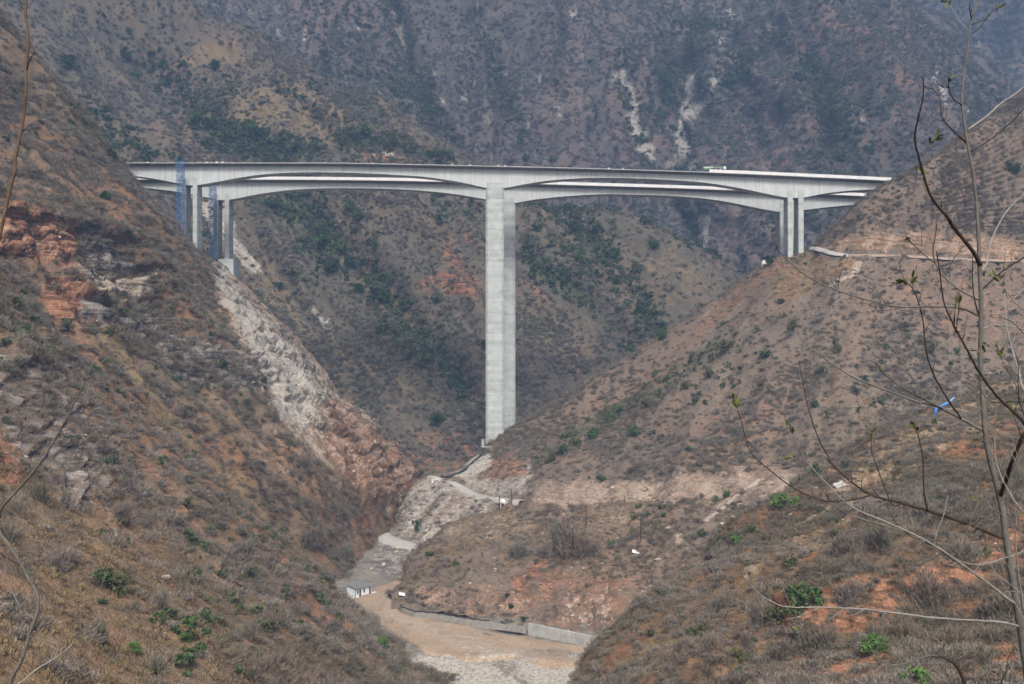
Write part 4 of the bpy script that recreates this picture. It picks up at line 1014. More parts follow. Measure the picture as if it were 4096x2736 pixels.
# white tank by the poles
p = hit(503, 506.5); tk = empty('water_tank', p); tag(tk, 'white water tank on a rough stand beside the poles on the bench road', 'tank')
mb = MB(); n = 12; pr = [(0.0,1.05),(0.75,1.05),(0.9,1.25),(0.92,1.9),(0.8,2.2),(0.35,2.38),(0.3,2.5),(0.0,2.5)]
v = [(r_*math.cos(2*math.pi*j/n)*1.15, r_*math.sin(2*math.pi*j/n), z) for r_, z in pr for j in range(n)]
mb.add(v, [(i*n+j, i*n+(j+1)%n, (i+1)*n+(j+1)%n, (i+1)*n+j) for i in range(len(pr)-1) for j in range(n)]); mb.build('tank_body', M['white'], tk, (0,0,0), True)
for x, y in ((-.65,-.5),(.65,-.5),(-.65,.5),(.65,.5)): MB().box(x-.1,y-.1,-0.6,x+.1,y+.1,1.05).build('leg', M['parapet'], tk)
MB().box(-0.3,-0.95,0.1,0.15,-0.6,0.9).build('valve_box', M['pole'], tk)
# pump box on the grey knob, gate frame at the foot of the pier, black pipe down the cut
p = hit(433.5, 483.5); pb = empty('pump_cabin', p); tag(pb, 'small white pump cabin at the tip of the grey rock knob', 'cabin')
MB().box(-0.75,-0.6,-0.5,0.75,0.6,1.5).build('wall', M['white'], pb); MB().box(-0.95,-0.8,1.5,0.95,0.8,1.65).build('roof', M['parapet'], pb); MB().box(0.1,-0.64,0.1,0.55,-0.58,1.2).build('door', M['dark'], pb)
MB().bar((0.1,0,1.6),(0.1,0,2.6),0.05).build('vent_pipe', M['parapet'], pb)
p = at(481.8, 446.5, 424); gt = empty('site_gate', p); tag(gt, 'pale timber gate frame with a white panel at the foot of the tall pier', 'gate')
for x in (0.0, 3.1): MB().box(x-.1,-.1,-3.0,x+.1,.1,2.9).build('post', M['dark'], gt)
MB().box(-0.3,-0.12,2.9,3.3,0.12,3.08).build('lintel', M['wallc'], gt); MB().box(-0.05,-0.2,-0.1,1.0,-0.1,2.75).build('panel', M['wallc'], gt); MB().box(-0.3,-1.0,-0.25,3.3,1.2,-0.1).build('platform', M['pier'], gt)
pp = [hit(u, v) + np.array([0, -0.3, 0.35]) for u, v in ((481.5,456),(474,462.5),(466,469.5),(458,474.5),(450,477.5),(441,478))]
tag(MB().tube(pp, [0.5]*len(pp), 7).build('drain_pipe', M['dark'], None, (0,0,0), True), 'black drain pipe running down beside the pale cut below the pier', 'pipe')
p = hit(765, 264); bl = empty('anchor_block', p); tag(bl, 'pale concrete block on the slope below the far right pier', 'block')
MB().box(-1.6,-1.0,-2.0,1.4,1.2,1.1).build('block', M['parapet'], bl); MB().box(-1.1,-0.7,1.1,0.8,0.8,1.5).build('cap', M['parapet'], bl)
# ------------------------------------------------------------------ plants
M['scrub'] = varied_mat('bare_scrub_twigs', [(0.125,0.106,0.09),(0.19,0.16,0.135),(0.245,0.215,0.188),(0.155,0.145,0.11),(0.195,0.155,0.122),(0.165,0.145,0.126)])
M['scrub_far'] = varied_mat('far_scrub', [(0.15,0.14,0.128),(0.20,0.182,0.16),(0.235,0.205,0.178),(0.14,0.155,0.108),(0.18,0.168,0.142)])
M['scrub_mtn'] = varied_mat('mountain_scrub', [(0.15,0.146,0.14),(0.19,0.18,0.168),(0.23,0.195,0.175),(0.13,0.155,0.118),(0.175,0.163,0.15)])
M['leaf_stuff'] = varied_mat('scattered_green_leaves', [(0.058,0.095,0.042),(0.08,0.115,0.052),(0.115,0.13,0.068)])
M['grass'] = varied_mat('dry_grass', [(0.20,0.15,0.085),(0.27,0.20,0.12),(0.17,0.13,0.08),(0.23,0.175,0.13)])
M['stone'] = varied_mat('loose_stone', [(0.30,0.26,0.22),(0.42,0.37,0.31),(0.58,0.54,0.47),(0.36,0.25,0.19)])

def quads_mesh(name, C, A, B, mat):
    """cards: centres C, half vectors A and B"""
    v = np.stack([C-A-B, C+A-B, C+A+B, C-A+B], 1).reshape(-1, 3); n = len(C)
    me = bpy.data.meshes.new(name)
    me.vertices.add(4*n); me.vertices.foreach_set('co', v.astype(np.float32).ravel())
    me.loops.add(4*n); me.loops.foreach_set('vertex_index', np.arange(4*n, dtype=np.int32))
    me.polygons.add(n); me.polygons.foreach_set('loop_start', np.arange(0, 4*n, 4, dtype=np.int32))
    me.update(calc_edges=True); me.materials.append(mat); return me

def unit(v): return v / (np.linalg.norm(v, axis=-1, keepdims=True) + 1e-9)
def twig_bush(name, n, seed, mat, wid=0.022, flat=0.8, ln=0.42):
    """bare shrub, radius 1: many fine upswept twigs in a lumpy dome"""
    r = np.random.default_rng(seed)
    lobes = r.normal(size=(5, 3)) * [0.34, 0.34, 0.22] + [0, 0, 0.42]
    c = lobes[r.integers(0, 5, n)] + r.normal(size=(n, 3)) * [0.30, 0.30, 0.24]
    c[:, 2] = np.abs(c[:, 2]) * flat * 1.25
    d = unit(c * [0.8, 0.8, 0.5] + [0, 0, 0.8] + r.normal(size=(n, 3)) * 0.42)
    L = ln * r.uniform(0.5, 1.2, n)[:, None]
    side = unit(np.cross(d, r.normal(size=(n, 3))))
    C = [c]; A = [d * L * 0.5]; B = [side * wid * r.uniform(0.6, 1.5, n)[:, None]]
    k = 14                                              # main stems
    d2 = unit(r.normal(size=(k, 3)) * [0.7, 0.7, 0.2] + [0, 0, 0.8]); l2 = r.uniform(0.5, 0.9, k)[:, None]
    C.append(d2*l2*0.5); A.append(d2*l2*0.5); B.append(unit(np.cross(d2, r.normal(size=(k, 3)))) * wid * 1.5)
    return quads_mesh(name, np.concatenate(C), np.concatenate(A), np.concatenate(B), mat)

def leaf_crown(name, n, seed, mat, size=0.09, flat=0.85, lob=7, spread=0.45):
    r = np.random.default_rng(seed)
    L = unit(r.normal(size=(lob, 3))) * r.uniform(0.25, 0.9, (lob, 1)) * [1, 1, flat] + [0, 0, 0.72]
    R = r.uniform(0.16, spread, lob)
    i = r.integers(0, lob, n); q = unit(r.normal(size=(n, 3))) * (r.uniform(0.25, 1, (n, 1)) ** 0.45)
    c = L[i] + q * R[i][:, None] * [1, 1, 0.85]
    c[:, 2] = np.maximum(c[:, 2], 0.05 + 0.1 * r.random(n))
    a = unit(r.normal(size=(n, 3))); b_ = unit(np.cross(a, r.normal(size=(n, 3))))
    s = size * r.uniform(0.5, 1.3, (n, 1))
    return quads_mesh(name, c, a*s, b_*s*0.6, mat)

def grass_tuft(name, n, seed, mat):
    r = np.random.default_rng(seed); b0 = r.normal(size=(n, 3)) * [0.4, 0.4, 0]
    d = unit(r.normal(size=(n, 3)) * [0.5, 0.5, 0.1] + [0, 0, 1]); L = r.uniform(0.35, 0.9, (n, 1))
    return quads_mesh(name, b0 + d*L*0.5, d*L*0.5, unit(np.cross(d, r.normal(size=(n, 3)))) * 0.035, mat)

def rock_mesh(name, seed, mat, sub=2):
    import bmesh
    bm = bmesh.new(); bmesh.ops.create_icosphere(bm, subdivisions=sub, radius=1.0); r = np.random.default_rng(seed)
    cut = unit(r.normal(size=(9, 3))); dep = r.uniform(0.45, 0.85, 9)
    for v in bm.verts:
        p = np.array(v.co)
        for c, d in zip(cut, dep):
            k = p @ c
            if k > d: p = p - c * (k - d)
        v.co = p * [1.0, 0.8, 0.62]
    me = bpy.data.meshes.new(name); bm.to_mesh(me); bm.free(); me.materials.append(mat); return me

def proto(meshes, cname):
    c = bpy.data.collections.new(cname)
    for i, me in enumerate(meshes):
        c.objects.link(bpy.data.objects.new('%s_%d' % (me.name, i), me))
    return c

def instancer(name, label, pts, scl, rot, idx, coll):
    me = bpy.data.meshes.new(name); me.vertices.add(len(pts)); me.vertices.foreach_set('co', np.asarray(pts, np.float32).ravel())
    a = me.attributes.new('scl', 'FLOAT_VECTOR', 'POINT'); a.data.foreach_set('vector', np.asarray(scl, np.float32).ravel())
    a = me.attributes.new('rot', 'FLOAT_VECTOR', 'POINT'); a.data.foreach_set('vector', np.asarray(rot, np.float32).ravel())
    a = me.attributes.new('pick', 'INT', 'POINT'); a.data.foreach_set('value', np.asarray(idx, np.int32))
    me.update(); o = link(name, me); tag(o, label, 'scrub' if 'scrub' in name else name.split('_')[-1], kind='stuff')
    g = bpy.data.node_groups.new(name, 'GeometryNodeTree')
    g.interface.new_socket('Geometry', in_out='INPUT', socket_type='NodeSocketGeometry')
    g.interface.new_socket('Geometry', in_out='OUTPUT', socket_type='NodeSocketGeometry')
    gi = g.nodes.new('NodeGroupInput'); go = g.nodes.new('NodeGroupOutput'); ip = g.nodes.new('GeometryNodeInstanceOnPoints')
    ci = g.nodes.new('GeometryNodeCollectionInfo'); ci.inputs['Collection'].default_value = coll
    ci.inputs['Separate Children'].default_value = True; ci.inputs['Reset Children'].default_value = True
    def na(n, t):
        x = g.nodes.new('GeometryNodeInputNamedAttribute'); x.data_type = t; x.inputs['Name'].default_value = n
        return [q for q in x.outputs if q.enabled and q.name == 'Attribute'][0]
    g.links.new(gi.outputs[0], ip.inputs['Points']); g.links.new(ci.outputs[0], ip.inputs['Instance'])
    ip.inputs['Pick Instance'].default_value = True
    g.links.new(na('pick', 'INT'), ip.inputs['Instance Index']); g.links.new(na('rot', 'FLOAT_VECTOR'), ip.inputs['Rotation'])
    g.links.new(na('scl', 'FLOAT_VECTOR'), ip.inputs['Scale']); g.links.new(ip.outputs[0], go.inputs[0])
    md = o.modifiers.new('scatter', 'NODES'); md.node_group = g
    return o

def sample(sheet, n, dens, mg=25, seed=1):
    """n random spots on a hillside, denser where dens is high, inside the part in view"""
    s = SHEETS[sheet]; r = np.random.default_rng(seed)
    ok = (s['u'] > -mg) & (s['u'] < 1024+mg) & (s['v'] > -mg) & (s['v'] < 684+mg) & (s['V'][:, 1] > 20)
    w = s['area'] * ok * np.clip(dens, 0, None); w = w / w.sum()
    i = np.searchsorted(np.cumsum(w), r.random(n)); i = np.clip(i, 0, len(w)-1)
    rad = np.sqrt(s['area'][i])[:, None]
    return s['V'][i] + r.normal(size=(n, 3)) * rad * [0.4, 0.4, 0.05], i, r

def clump(V, lam, seed, stretch=(1, 1, 1)):
    return sstep(fbm(V, lam, 3, seed, stretch), -0.35, 0.55)

bare = proto([twig_bush('bare_shrub', 420, 11, M['scrub']), twig_bush('bare_shrub', 620, 12, M['scrub'], 0.014, 0.7, 0.26), twig_bush('bare_shrub', 160, 13, M['scrub'], 0.018, 1.3, 0.6),
              twig_bush('bare_shrub', 520, 14, M['scrub'], 0.018, 0.55, 0.3), twig_bush('bare_shrub', 300, 15, M['scrub'], 0.016, 1.0, 0.36)], 'shrub_shapes')
bare_far = proto([twig_bush('far_shrub', 200, 31 + k, M['scrub_far'], 0.034, 0.75, 0.5) for k in range(4)], 'far_shrub_shapes')
bare_mtn = proto([twig_bush('mountain_shrub', 200, 131 + k, M['scrub_mtn'], 0.034, 0.75, 0.5) for k in range(4)], 'mountain_shrub_shapes')
leafy = proto([leaf_crown('leafy_shrub', 260, 51 + k, M['leaf_stuff'], 0.12) for k in range(4)], 'leafy_shapes')
tufts = proto([grass_tuft('grass_tuft', 40, 71 + k, M['grass']) for k in range(3)], 'tuft_shapes')
stones = proto([rock_mesh('stone', 91 + k, M['stone'], 1) for k in range(4)], 'stone_shapes')

def scrub(sheet, name, label, n, r0, r1, coll, kinds, dens, seed, sink=0.1, zs=(0.7, 1.1)):
    P, i, r = sample(sheet, n, dens, seed=seed)
    s = (r0 + (r1 - r0) * r.random(n) ** 2.2)
    scl = np.stack([s * r.uniform(.85, 1.25, n), s * r.uniform(.85, 1.25, n), s * r.uniform(zs[0], zs[1], n)], -1)
    rot = np.stack([r.normal(size=n) * .12, r.normal(size=n) * .12, r.random(n) * 6.283], -1)
    P[:, 2] -= sink * s
    return instancer(name, label, P, scl, rot, r.integers(0, kinds, n), coll)

FLOW = dict(left_hill=(4, .7, 4), right_hill=(.8, 3.5, 3.5), lower_spur=(.8, 3, 3), near_right_slope=(1.6, 1.2, 2), middle_hill=(.8, 3.5, 3.5), back_mountain=(.8, 3.5, 3.5), distant_mountain=(.8, 3.5, 3.5))
LEAN = dict(right_hill=-.8, middle_hill=.8, lower_spur=-.3)
def D(sheet, lam, seed, stretch=(1, 1, 1), base=0.15):
    s = SHEETS[sheet]; m = s['masks']
    fl = FLOW[sheet]
    Vl = lean(s['V'], LEAN.get(sheet, 0))
    c = 0.45 * clump(s['V'], lam, seed) + 0.75 * clump(Vl, lam * 0.5, seed + 3, fl) ** 1.5
    return (base + c * sstep(fbm(s['V'], lam * 5, 2, seed + 6), -0.75, 0.35)) * (1 - 0.97 * np.clip(m['bare'], 0, 1)) * (1 - 0.75 * m['ochre']) * (1 - 0.6 * m['dust']) * (1 - 0.35*m['red'])
LH_ = SHEETS['left_hill']['V'][:, 1]
scrub('left_hill', 'dry_scrub', 'grey leafless scrub covering the left hill', 27000, 0.35, 2.0, bare, 5, D('left_hill', 16, 201, (1.6, .8, 1.4), .22) * np.clip(LH_/300, .25, 1.3), 1)
scrub('right_hill', 'dry_scrub', 'grey brown leafless scrub over the right hill', 38000, 0.3, 1.5, bare, 5, D('right_hill', 20, 211, (.9, 1.3, 1.3), .12) * (1 + 2.6 * ((SHEETS['right_hill']['v'] < 245) & (SHEETS['right_hill']['u'] > 820))), 2)
scrub('lower_spur', 'dry_scrub', 'thin dry scrub on the spur above the yard', 2600, 0.3, 1.2, bare, 5, D('lower_spur', 9, 221, (1, 1, 1), .05), 3)
scrub('near_right_slope', 'dry_scrub', 'tangled dry scrub on the near right slope', 25000, 0.22, 1.2, bare, 5, D('near_right_slope', 10, 231, (1, 1, 1), .15), 4)
scrub('middle_hill', 'dry_scrub', 'grey scrub on the hill behind the left span', 46000, 0.6, 2.4, bare_far, 4, D('middle_hill', 26, 241, (.8, 1.4, 1.4), .2), 5)
scrub('back_mountain', 'dry_scrub', 'dense scrub on the mountain behind the bridge', 90000, 1.0, 3.4, bare_mtn, 4, D('back_mountain', 45, 251, (.8, 1.6, 1.6), .3), 6)
scrub('distant_mountain', 'dry_scrub', 'dense scrub on the far blue mountain at the top right', 9000, 2.5, 8.0, bare_mtn, 4, D('distant_mountain', 80, 255, (.8, 1.6, 1.6), .3), 26)
def G(sheet, lam, seed):
    s = SHEETS[sheet]; m = s['masks']
    return (np.clip(clump(lean(s['V'], LEAN.get(sheet, 0)), lam, seed, (.7, 2, 2)) - 0.55, 0, 1) ** 1.5 * 0.8 + 1.8 * m['green'] + 1.2 * m['gully']) * (1 - np.clip(m['bare'], 0, 1))
scrub('middle_hill', 'green_scrub', 'green bushes massed in the folds of the hill behind the left span', 7500, 0.9, 3.8, leafy, 4, G('middle_hill', 50, 261), 7)
scrub('back_mountain', 'green_scrub', 'green bushes dotted over the mountain behind the bridge', 10000, 1.2, 4.6, leafy, 4, G('back_mountain', 80, 271), 8)
scrub('left_hill', 'green_scrub', 'dull green bushes among the scrub of the left hill', 520, 0.7, 2.2, leafy, 4, G('left_hill', 40, 281), 9)
scrub('right_hill', 'green_scrub', 'dull green bushes among the scrub of the right hill', 1300, 0.6, 1.9, leafy, 4, G('right_hill', 30, 291), 10)
scrub('near_right_slope', 'green_scrub', 'small green plants among the scrub of the near right slope', 420, 0.25, 1.1, leafy, 4, G('near_right_slope', 14, 301), 11)
def T(sheet, seed):
    s = SHEETS[sheet]; m = s['masks']
    return (0.25 + clump(s['V'], 12, seed) + 1.5 * m['ochre']) * (1 - 0.9*np.clip(m['bare'], 0, 1)) * (1 - .7*m['dust'])
scrub('near_right_slope', 'dry_grass', 'dry grass tufts on the near right slope', 16000, 0.25, 0.8, tufts, 3, T('near_right_slope', 311), 12, 0.05)
scrub('lower_spur', 'dry_grass', 'dry grass tufts on the spur above the yard', 9000, 0.3, 0.8, tufts, 3, T('lower_spur', 321), 13, 0.05)
scrub('right_hill', 'dry_grass', 'dry grass tufts over the right hill', 16000, 0.4, 1.0, tufts, 3, T('right_hill', 331), 14, 0.05)
scrub('left_hill', 'dry_grass', 'dry grass tufts on the left hill', 14000, 0.4, 1.0, tufts, 3, T('left_hill', 341) * np.clip(400/LH_ - .6, .2, 2), 15, 0.05)
def K(sheet, base, rock=0.0):
    s = SHEETS[sheet]; m = s['masks']; return base + rock * (m['rock'] + m['pale'] + m['red'] * .5 + m['dust']*.6)
scrub('lower_spur', 'loose_stones', 'loose stones on the spur above the yard', 900, 0.12, 0.65, stones, 4, K('lower_spur', .5, 1), 16, 0.2)
scrub('right_hill', 'loose_stones', 'loose pale stones on the right hill', 900, 0.15, 0.6, stones, 4, K('right_hill', .5, 1.2), 17, 0.2)
scrub('left_hill', 'loose_stones', 'loose stones on the left hill', 900, 0.15, 0.8, stones, 4, K('left_hill', .25, 1.5), 18, 0.2)
scrub('near_right_slope', 'loose_stones', 'loose stones on the near right slope', 900, 0.08, 0.4, stones, 4, K('near_right_slope', .5, 1), 19, 0.2)
scrub('valley_floor', 'loose_stones', 'boulders and rubble of the river bed and spoil tip', 1800, 0.12, 0.9, stones, 4, np.clip(.8 + SHEETS['valley_floor']['masks']['rock'] - .7*SHEETS['valley_floor']['masks']['pale'], .05, 3), 20, 0.3)

ORD = 'first second third fourth fifth sixth seventh eighth ninth tenth eleventh twelfth thirteenth fourteenth fifteenth sixteenth seventeenth eighteenth nineteenth twentieth'.split()
KIND = dict(dark='dark green', mid='green', bright='fresh green', olive='olive green')
def ranked(rows):
    """left to right, with each one's place in the row"""
    rows = sorted(rows); return [(r, ('leftmost' if i == 0 else 'rightmost' if i == len(rows)-1 else ORD[i] + ' from left')) for i, r in enumerate(rows)]
# --- green bushes and small trees one can pick out
M['leaf_dark'] = varied_mat('dark_green_leaves', [(0.03,0.06,0.025),(0.044,0.08,0.034),(0.04,0.07,0.036)])
M['leaf_mid'] = varied_mat('green_leaves', [(0.06,0.11,0.038),(0.08,0.13,0.048),(0.07,0.11,0.05)])
M['leaf_bright'] = varied_mat('fresh_green_leaves', [(0.075,0.16,0.035),(0.10,0.185,0.05),(0.095,0.165,0.055)])
M['leaf_olive'] = varied_mat('olive_leaves', [(0.085,0.10,0.045),(0.11,0.115,0.055),(0.095,0.11,0.065)])
M['bark'] = varied_mat('shrub_bark', [(0.07,0.055,0.045),(0.10,0.08,0.07)])
CROWN = {}
for kd in ('dark', 'mid', 'bright', 'olive'):
    CROWN[kd] = [leaf_crown('crown', 760, 401 + 7*k + len(kd), M['leaf_'+kd], 0.07, 0.85, 13, 0.46) for k in range(3)]
tm = MB()
for a in range(4):
    w = a * 1.7; tm.tube([(0, 0, -0.5), (0.06*math.cos(w), 0.06*math.sin(w), 0.25), (0.3*math.cos(w), 0.3*math.sin(w), 0.6), (0.5*math.cos(w), 0.5*math.sin(w), 0.95)], [0.06, 0.05, 0.035, 0.012], 5)
STEM = mesh_from('trunk', tm.v, tm.f, M['bark'])
def bush(u, v, wpx, kind, label, group, tall=1.0, name='green_shrub', only=None):
    """(u, v) is the foot of the plant, wpx its width in the picture"""
    p = hit(u, v, only); s = wpx * p[1] / F / 1.85
    r = empty(name, p - np.array([0, 0, 0.1*s]), random.random()*6.28); tag(r, label, 'tree' if name.endswith('tree') else 'shrub', group)
    if group and p[1] > 480: s *= 1.3
    sc3 = (s, s, s*tall)
    o = link('trunk', STEM, r); o.scale = sc3
    o = link('crown', random.choice(CROWN[kind]), r); o.scale = sc3
    return r
g1 = 'green shrubs on the hill behind the left span'
for (u, v, w, k), rk in ranked(((201,127,19,'mid'),(210,131,14,'dark'),(250,135,16,'mid'),(262,139,14,'dark'),(280,152,16,'mid'),(362,138,16,'mid'),(352,143,12,'dark'),(214,71,12,'dark'),
    (124,60,13,'dark'),(136,80,12,'mid'),(70,69,17,'dark'),(436,156,9,'olive'),(170,84,9,'dark'),(320,152,13,'mid'),(300,153,15,'mid'),(228,142,15,'mid'),(410,152,14,'olive'),(392,146,16,'olive'))):
    bush(u, v, w, k, KIND[k] + ' shrub, ' + rk + ' of those above the left half of the bridge', g1)
bush(382, 116, 10.5, 'bright', 'round bright green bush alone on the brown slope above the left span', None, 1.05)
bush(9, 96, 15, 'dark', 'dark shrub at the left edge high on the hillside', None)
g2 = 'green shrubs seen under the left span'
for (u, v, w, k), rk in ranked(((273,211,15,'mid'),(289,216,14,'mid'),(327,250,20,'mid'),(349,214,13,'mid'),(359,222,14,'mid'),(333,272,17,'dark'),(350,268,14,'dark'),(393,284,14,'mid'),
    (408,308,15,'mid'),(437,302,12,'mid'),(412,356,16,'olive'),(425,366,16,'olive'),(458,386,15,'mid'),(482,348,11,'dark'),(279,290,10,'dark'),(340,255,15,'mid'),(322,238,13,'dark'),(440,225,12,'dark'),(375,250,12,'mid'))):
    bush(u, v, w, k, KIND[k] + ' shrub, ' + rk + ' of those on the hillside under the left span', g2)
bush(380, 302, 26, 'dark', 'largest dark green tree on the hillside under the left span', None, 1.0, 'green_tree')
bush(357, 294, 17, 'dark', 'dark bush touching the left of the largest tree under the left span', None)
bush(437, 424, 21, 'dark', 'dark bush beside the foot of the pale rock slide near the tall pier', None, .9)
g3 = 'green shrubs seen under the right span'
for (u, v, w, k), rk in ranked(((538,231,12,'mid'),(604,256,18,'olive'),(614,262,15,'mid'),(580,262,13,'bright'),(646,225,11,'mid'),(641,317,14,'dark'),(572,232,11,'dark'),(662,340,14,'mid'),(654,250,11,'mid'),(630,352,12,'mid'),(596,236,12,'dark'))):
    bush(u, v, w, k, KIND[k] + ' shrub, ' + rk + ' of those on the slope under the right span', g3)
bush(769, 266, 14, 'dark', 'dark bush at the foot of the far right pier', None)
g4 = 'green shrubs on the mountain above the right span'
for (u, v, w, k), rk in ranked(((644,144,12,'mid'),(816,74,17,'mid'),(829,108,14,'mid'),(838,118,13,'mid'),(800,80,12,'dark'),(663,86,14,'mid'),(668,104,13,'mid'),(660,120,12,'mid'),(735,88,17,'mid'),(748,82,12,'dark'),(553,162,9,'mid'),(525,162,8,'dark'),(842,162,13,'olive'),(870,155,12,'dark'),(700,140,8,'dark'),(766,148,10,'dark'),(780,110,11,'dark'),(850,140,11,'mid'))):
    bush(u, v, w, k, KIND[k] + ' shrub, ' + rk + ' of those on the mountain above the right span', g4)
bush(72, 446, 19, 'dark', 'round dark green bush on the left hill beside the slanting twig', None)
bush(133, 656, 17, 'bright', 'bright green bush low on the left hill, left of the leaning pair', None, 1.1)
bush(183, 643, 14, 'bright', 'upper of two bright green bushes leaning together low on the left hill', None, 1.1)
bush(197, 655, 20, 'mid', 'lower of two bright green bushes leaning together low on the left hill', None)
bush(155, 676, 17, 'olive', 'olive bush at the bottom of the left hill', None, .8)
bush(114, 592, 34, 'olive', 'big dull olive tree on the lower left hill', None, 1.15, 'green_tree')
bush(384, 652, 13, 'bright', 'slender fresh green tree on the slope just left of the orange yard', None, 1.9, 'green_tree')
bush(340, 622, 13, 'mid', 'green bush on the slope below the white hut', None)
bush(107, 200, 15, 'dark', 'dark bush on the left hill under the left end of the bridges', None)
bush(222, 368, 11, 'dark', 'dark bush beside the pale rock slide', None, 1.3)
bush(110, 160, 15, 'dark', 'dark green bush where the near deck meets the left hill', None)
bush(206, 237, 9, 'mid', 'green bush between the near and far left piers', None, 1.4)
bush(110, 336, 13, 'olive', 'small olive tree on the ochre grass below the red cliffs', None, 1.1, 'green_tree')
bush(65, 332, 16, 'olive', 'olive bush below the red sandstone cliff', None)
bush(190, 412, 11, 'olive', 'yellow green bush on the ochre grass of the left hill', None, .8)
g5 = 'dull green shrubs in a line up the right hill'
for (u, v, w, k), rk in ranked(((724,354,20,'olive'),(709,376,14,'olive'),(766,358,14,'mid'),(646,408,15,'olive'),(659,402,14,'olive'),(610,424,17,'mid'),(622,414,14,'mid'),(590,440,18,'mid'),(564,454,16,'mid'),(552,462,14,'olive'),(575,447,14,'olive'),(685,390,13,'olive'))):
    bush(u, v, w, k, KIND[k] + ' shrub, ' + rk + ' in the line climbing the right hill', g5)
bush(634, 436, 16, 'mid', 'rounded green bush standing apart on the right hill below the line of shrubs', None)
g6 = 'small shrubs scattered on the right hill'
for (u, v, w, k), rk in ranked(((793,330,14,'olive'),(781,304,9,'dark'),(820,375,14,'olive'),(855,396,11,'dark'),(838,352,13,'olive'),(815,408,12,'mid'),(601,482,12,'mid'),(690,452,10,'mid'),(660,440,10,'olive'),(905,330,12,'olive'),(930,352,13,'olive'),(835,345,10,'olive'))):
    bush(u, v, w, k, KIND[k] + ' shrub, ' + rk + ' of those alone on the open right hill', g6)
bush(1011, 171, 20, 'dark', 'dark bush among rocks near the top of the right hill', None, .8)
bush(855, 172+9, 8, 'dark', 'bush on the right hill against the end of the near deck', None)
bush(556, 536, 20, 'bright', 'bright green tree at the left of the grey thicket on the spur', None, .9, 'green_tree')
bush(612, 548, 11, 'bright', 'fresh green bush right of the grey thicket on the spur', None, 1.2)
bush(716, 501, 9, 'bright', 'smaller left bush of the bright pair beside the foot path', None)
bush(727, 496, 12, 'bright', 'larger right bush of the bright pair beside the foot path', None)
bush(703, 537, 12, 'mid', 'round green bush on the spur below the foot path', None)
bush(736, 548, 18, 'bright', 'bright green tree on the edge of the spur next to the thin tree', None, 1.1, 'green_tree')
bush(752, 533, 12, 'mid', 'green bush behind the bright tree on the edge of the spur', None)
bush(664, 518, 7, 'mid', 'small green sapling with bare stem on the ochre spur', None, 1.4)
bush(657, 598, 11, 'dark', 'dark green bush near the lower end of the spur', None, 1.1)
bush(456, 566, 10, 'mid', 'green bush on the left face of the spur', None, .7)
bush(430, 556, 11, 'mid', 'green bush beside the pale valley road', None, .8)
g7 = 'shrubs along the foot of the spur'
for (u, v, w), rk in ranked(((511,609,8),(523,622,9),(500,627,7),(518,632,8),(507,598,7))): bush(u, v, w, 'dark', 'dark shrub, ' + rk + ' of five at the foot of the spur', g7)
bush(416, 532, 9, 'dark', 'green creeper patch on the grey cut above the valley road', None, 2.0)
bush(785, 509, 26, 'bright', 'bright green bush on the crest of the near right slope', None, .85)
bush(817, 478, 13, 'mid', 'upright dark green sapling on the crest of the near right slope', None, 2.0)
bush(873, 655, 28, 'bright', 'bright green bush low on the near right slope', None, 1.1)
bush(915, 686, 34, 'bright', 'grey green bush at the bottom edge of the near right slope', None, .8)
bush(803, 612, 44, 'mid', 'large dark green tree over the red bank of the near slope', None, 1.0, 'green_tree')
bush(778, 622, 26, 'olive', 'olive bush at the left of the large tree on the near slope', None)
bush(698, 640, 30, 'olive', 'yellow green bush on the lower crest of the near slope', None, .8)
bush(650, 636, 11, 'dark', 'small dark bush on the lower crest of the near slope', None)
bush(790, 567, 22, 'olive', 'olive bush on the middle of the near right slope', None, .8)
bush(835, 538, 16, 'olive', 'faint green bush above the middle of the near right slope', None, .8)
bush(740, 660, 20, 'olive', 'olive shrub near the bottom of the near slope', None, .7)

# --- the grey thicket and other bare shrubs one can pick out
TH = [twig_bush('twigs', 2400, 601 + k, M['scrub'], 0.011, 0.95, 0.26) for k in range(3)]
def bareshrub(u, v, wpx, label, group=None, tall=1.0, name='bare_shrub'):
    p = hit(u, v); s = wpx * p[1] / F / 1.9
    r = empty(name, p - np.array([0, 0, .08*s]), random.random()*6.28); tag(r, label, 'shrub', group)
    o = link('stems', STEM, r); o.scale = (s, s, s*tall); o = link('twigs', random.choice(TH), r); o.scale = (s, s, s*tall); return r
bareshrub(573, 552, 46, 'large grey leafless thicket on the spur behind a dark pole', None, .95)
bareshrub(590, 556, 26, 'lower grey leafless bush against the right of the thicket on the spur')
bareshrub(518, 557, 24, 'grey green bare bush on the left brow of the spur', None, .8)
bareshrub(540, 556, 18, 'bare bush between the two grey bushes on the spur', None, .7)
g8 = 'bare grey shrubs standing out on the near right slope'
for (u, v, w), rk in ranked(((845,560,40),(880,548,34),(760,625,30),(935,600,40),(965,560,36),(905,640,30),(820,650,34),(1000,620,40),(850,600,30),(925,520,30),(720,610,22),(980,520,34),(890,590,36),(780,660,30),(950,650,34),(870,520,28))):
    bareshrub(u, v, w, 'grey leafless shrub, ' + rk + ' of the big ones on the near right slope', g8)
g9 = 'bare grey shrubs standing out on the left hill'
for (u, v, w), rk in ranked(((300,470,24),(310,545,26),(240,560,26),(60,570,30),(160,610,26),(330,585,24),(245,640,26),(300,640,22),(40,500,26),(95,640,26),(225,600,24),(345,560,20),(270,600,22),(120,520,24))):
    bareshrub(u, v, w, 'grey leafless shrub, ' + rk + ' of the big ones on the lower left hill', g9)

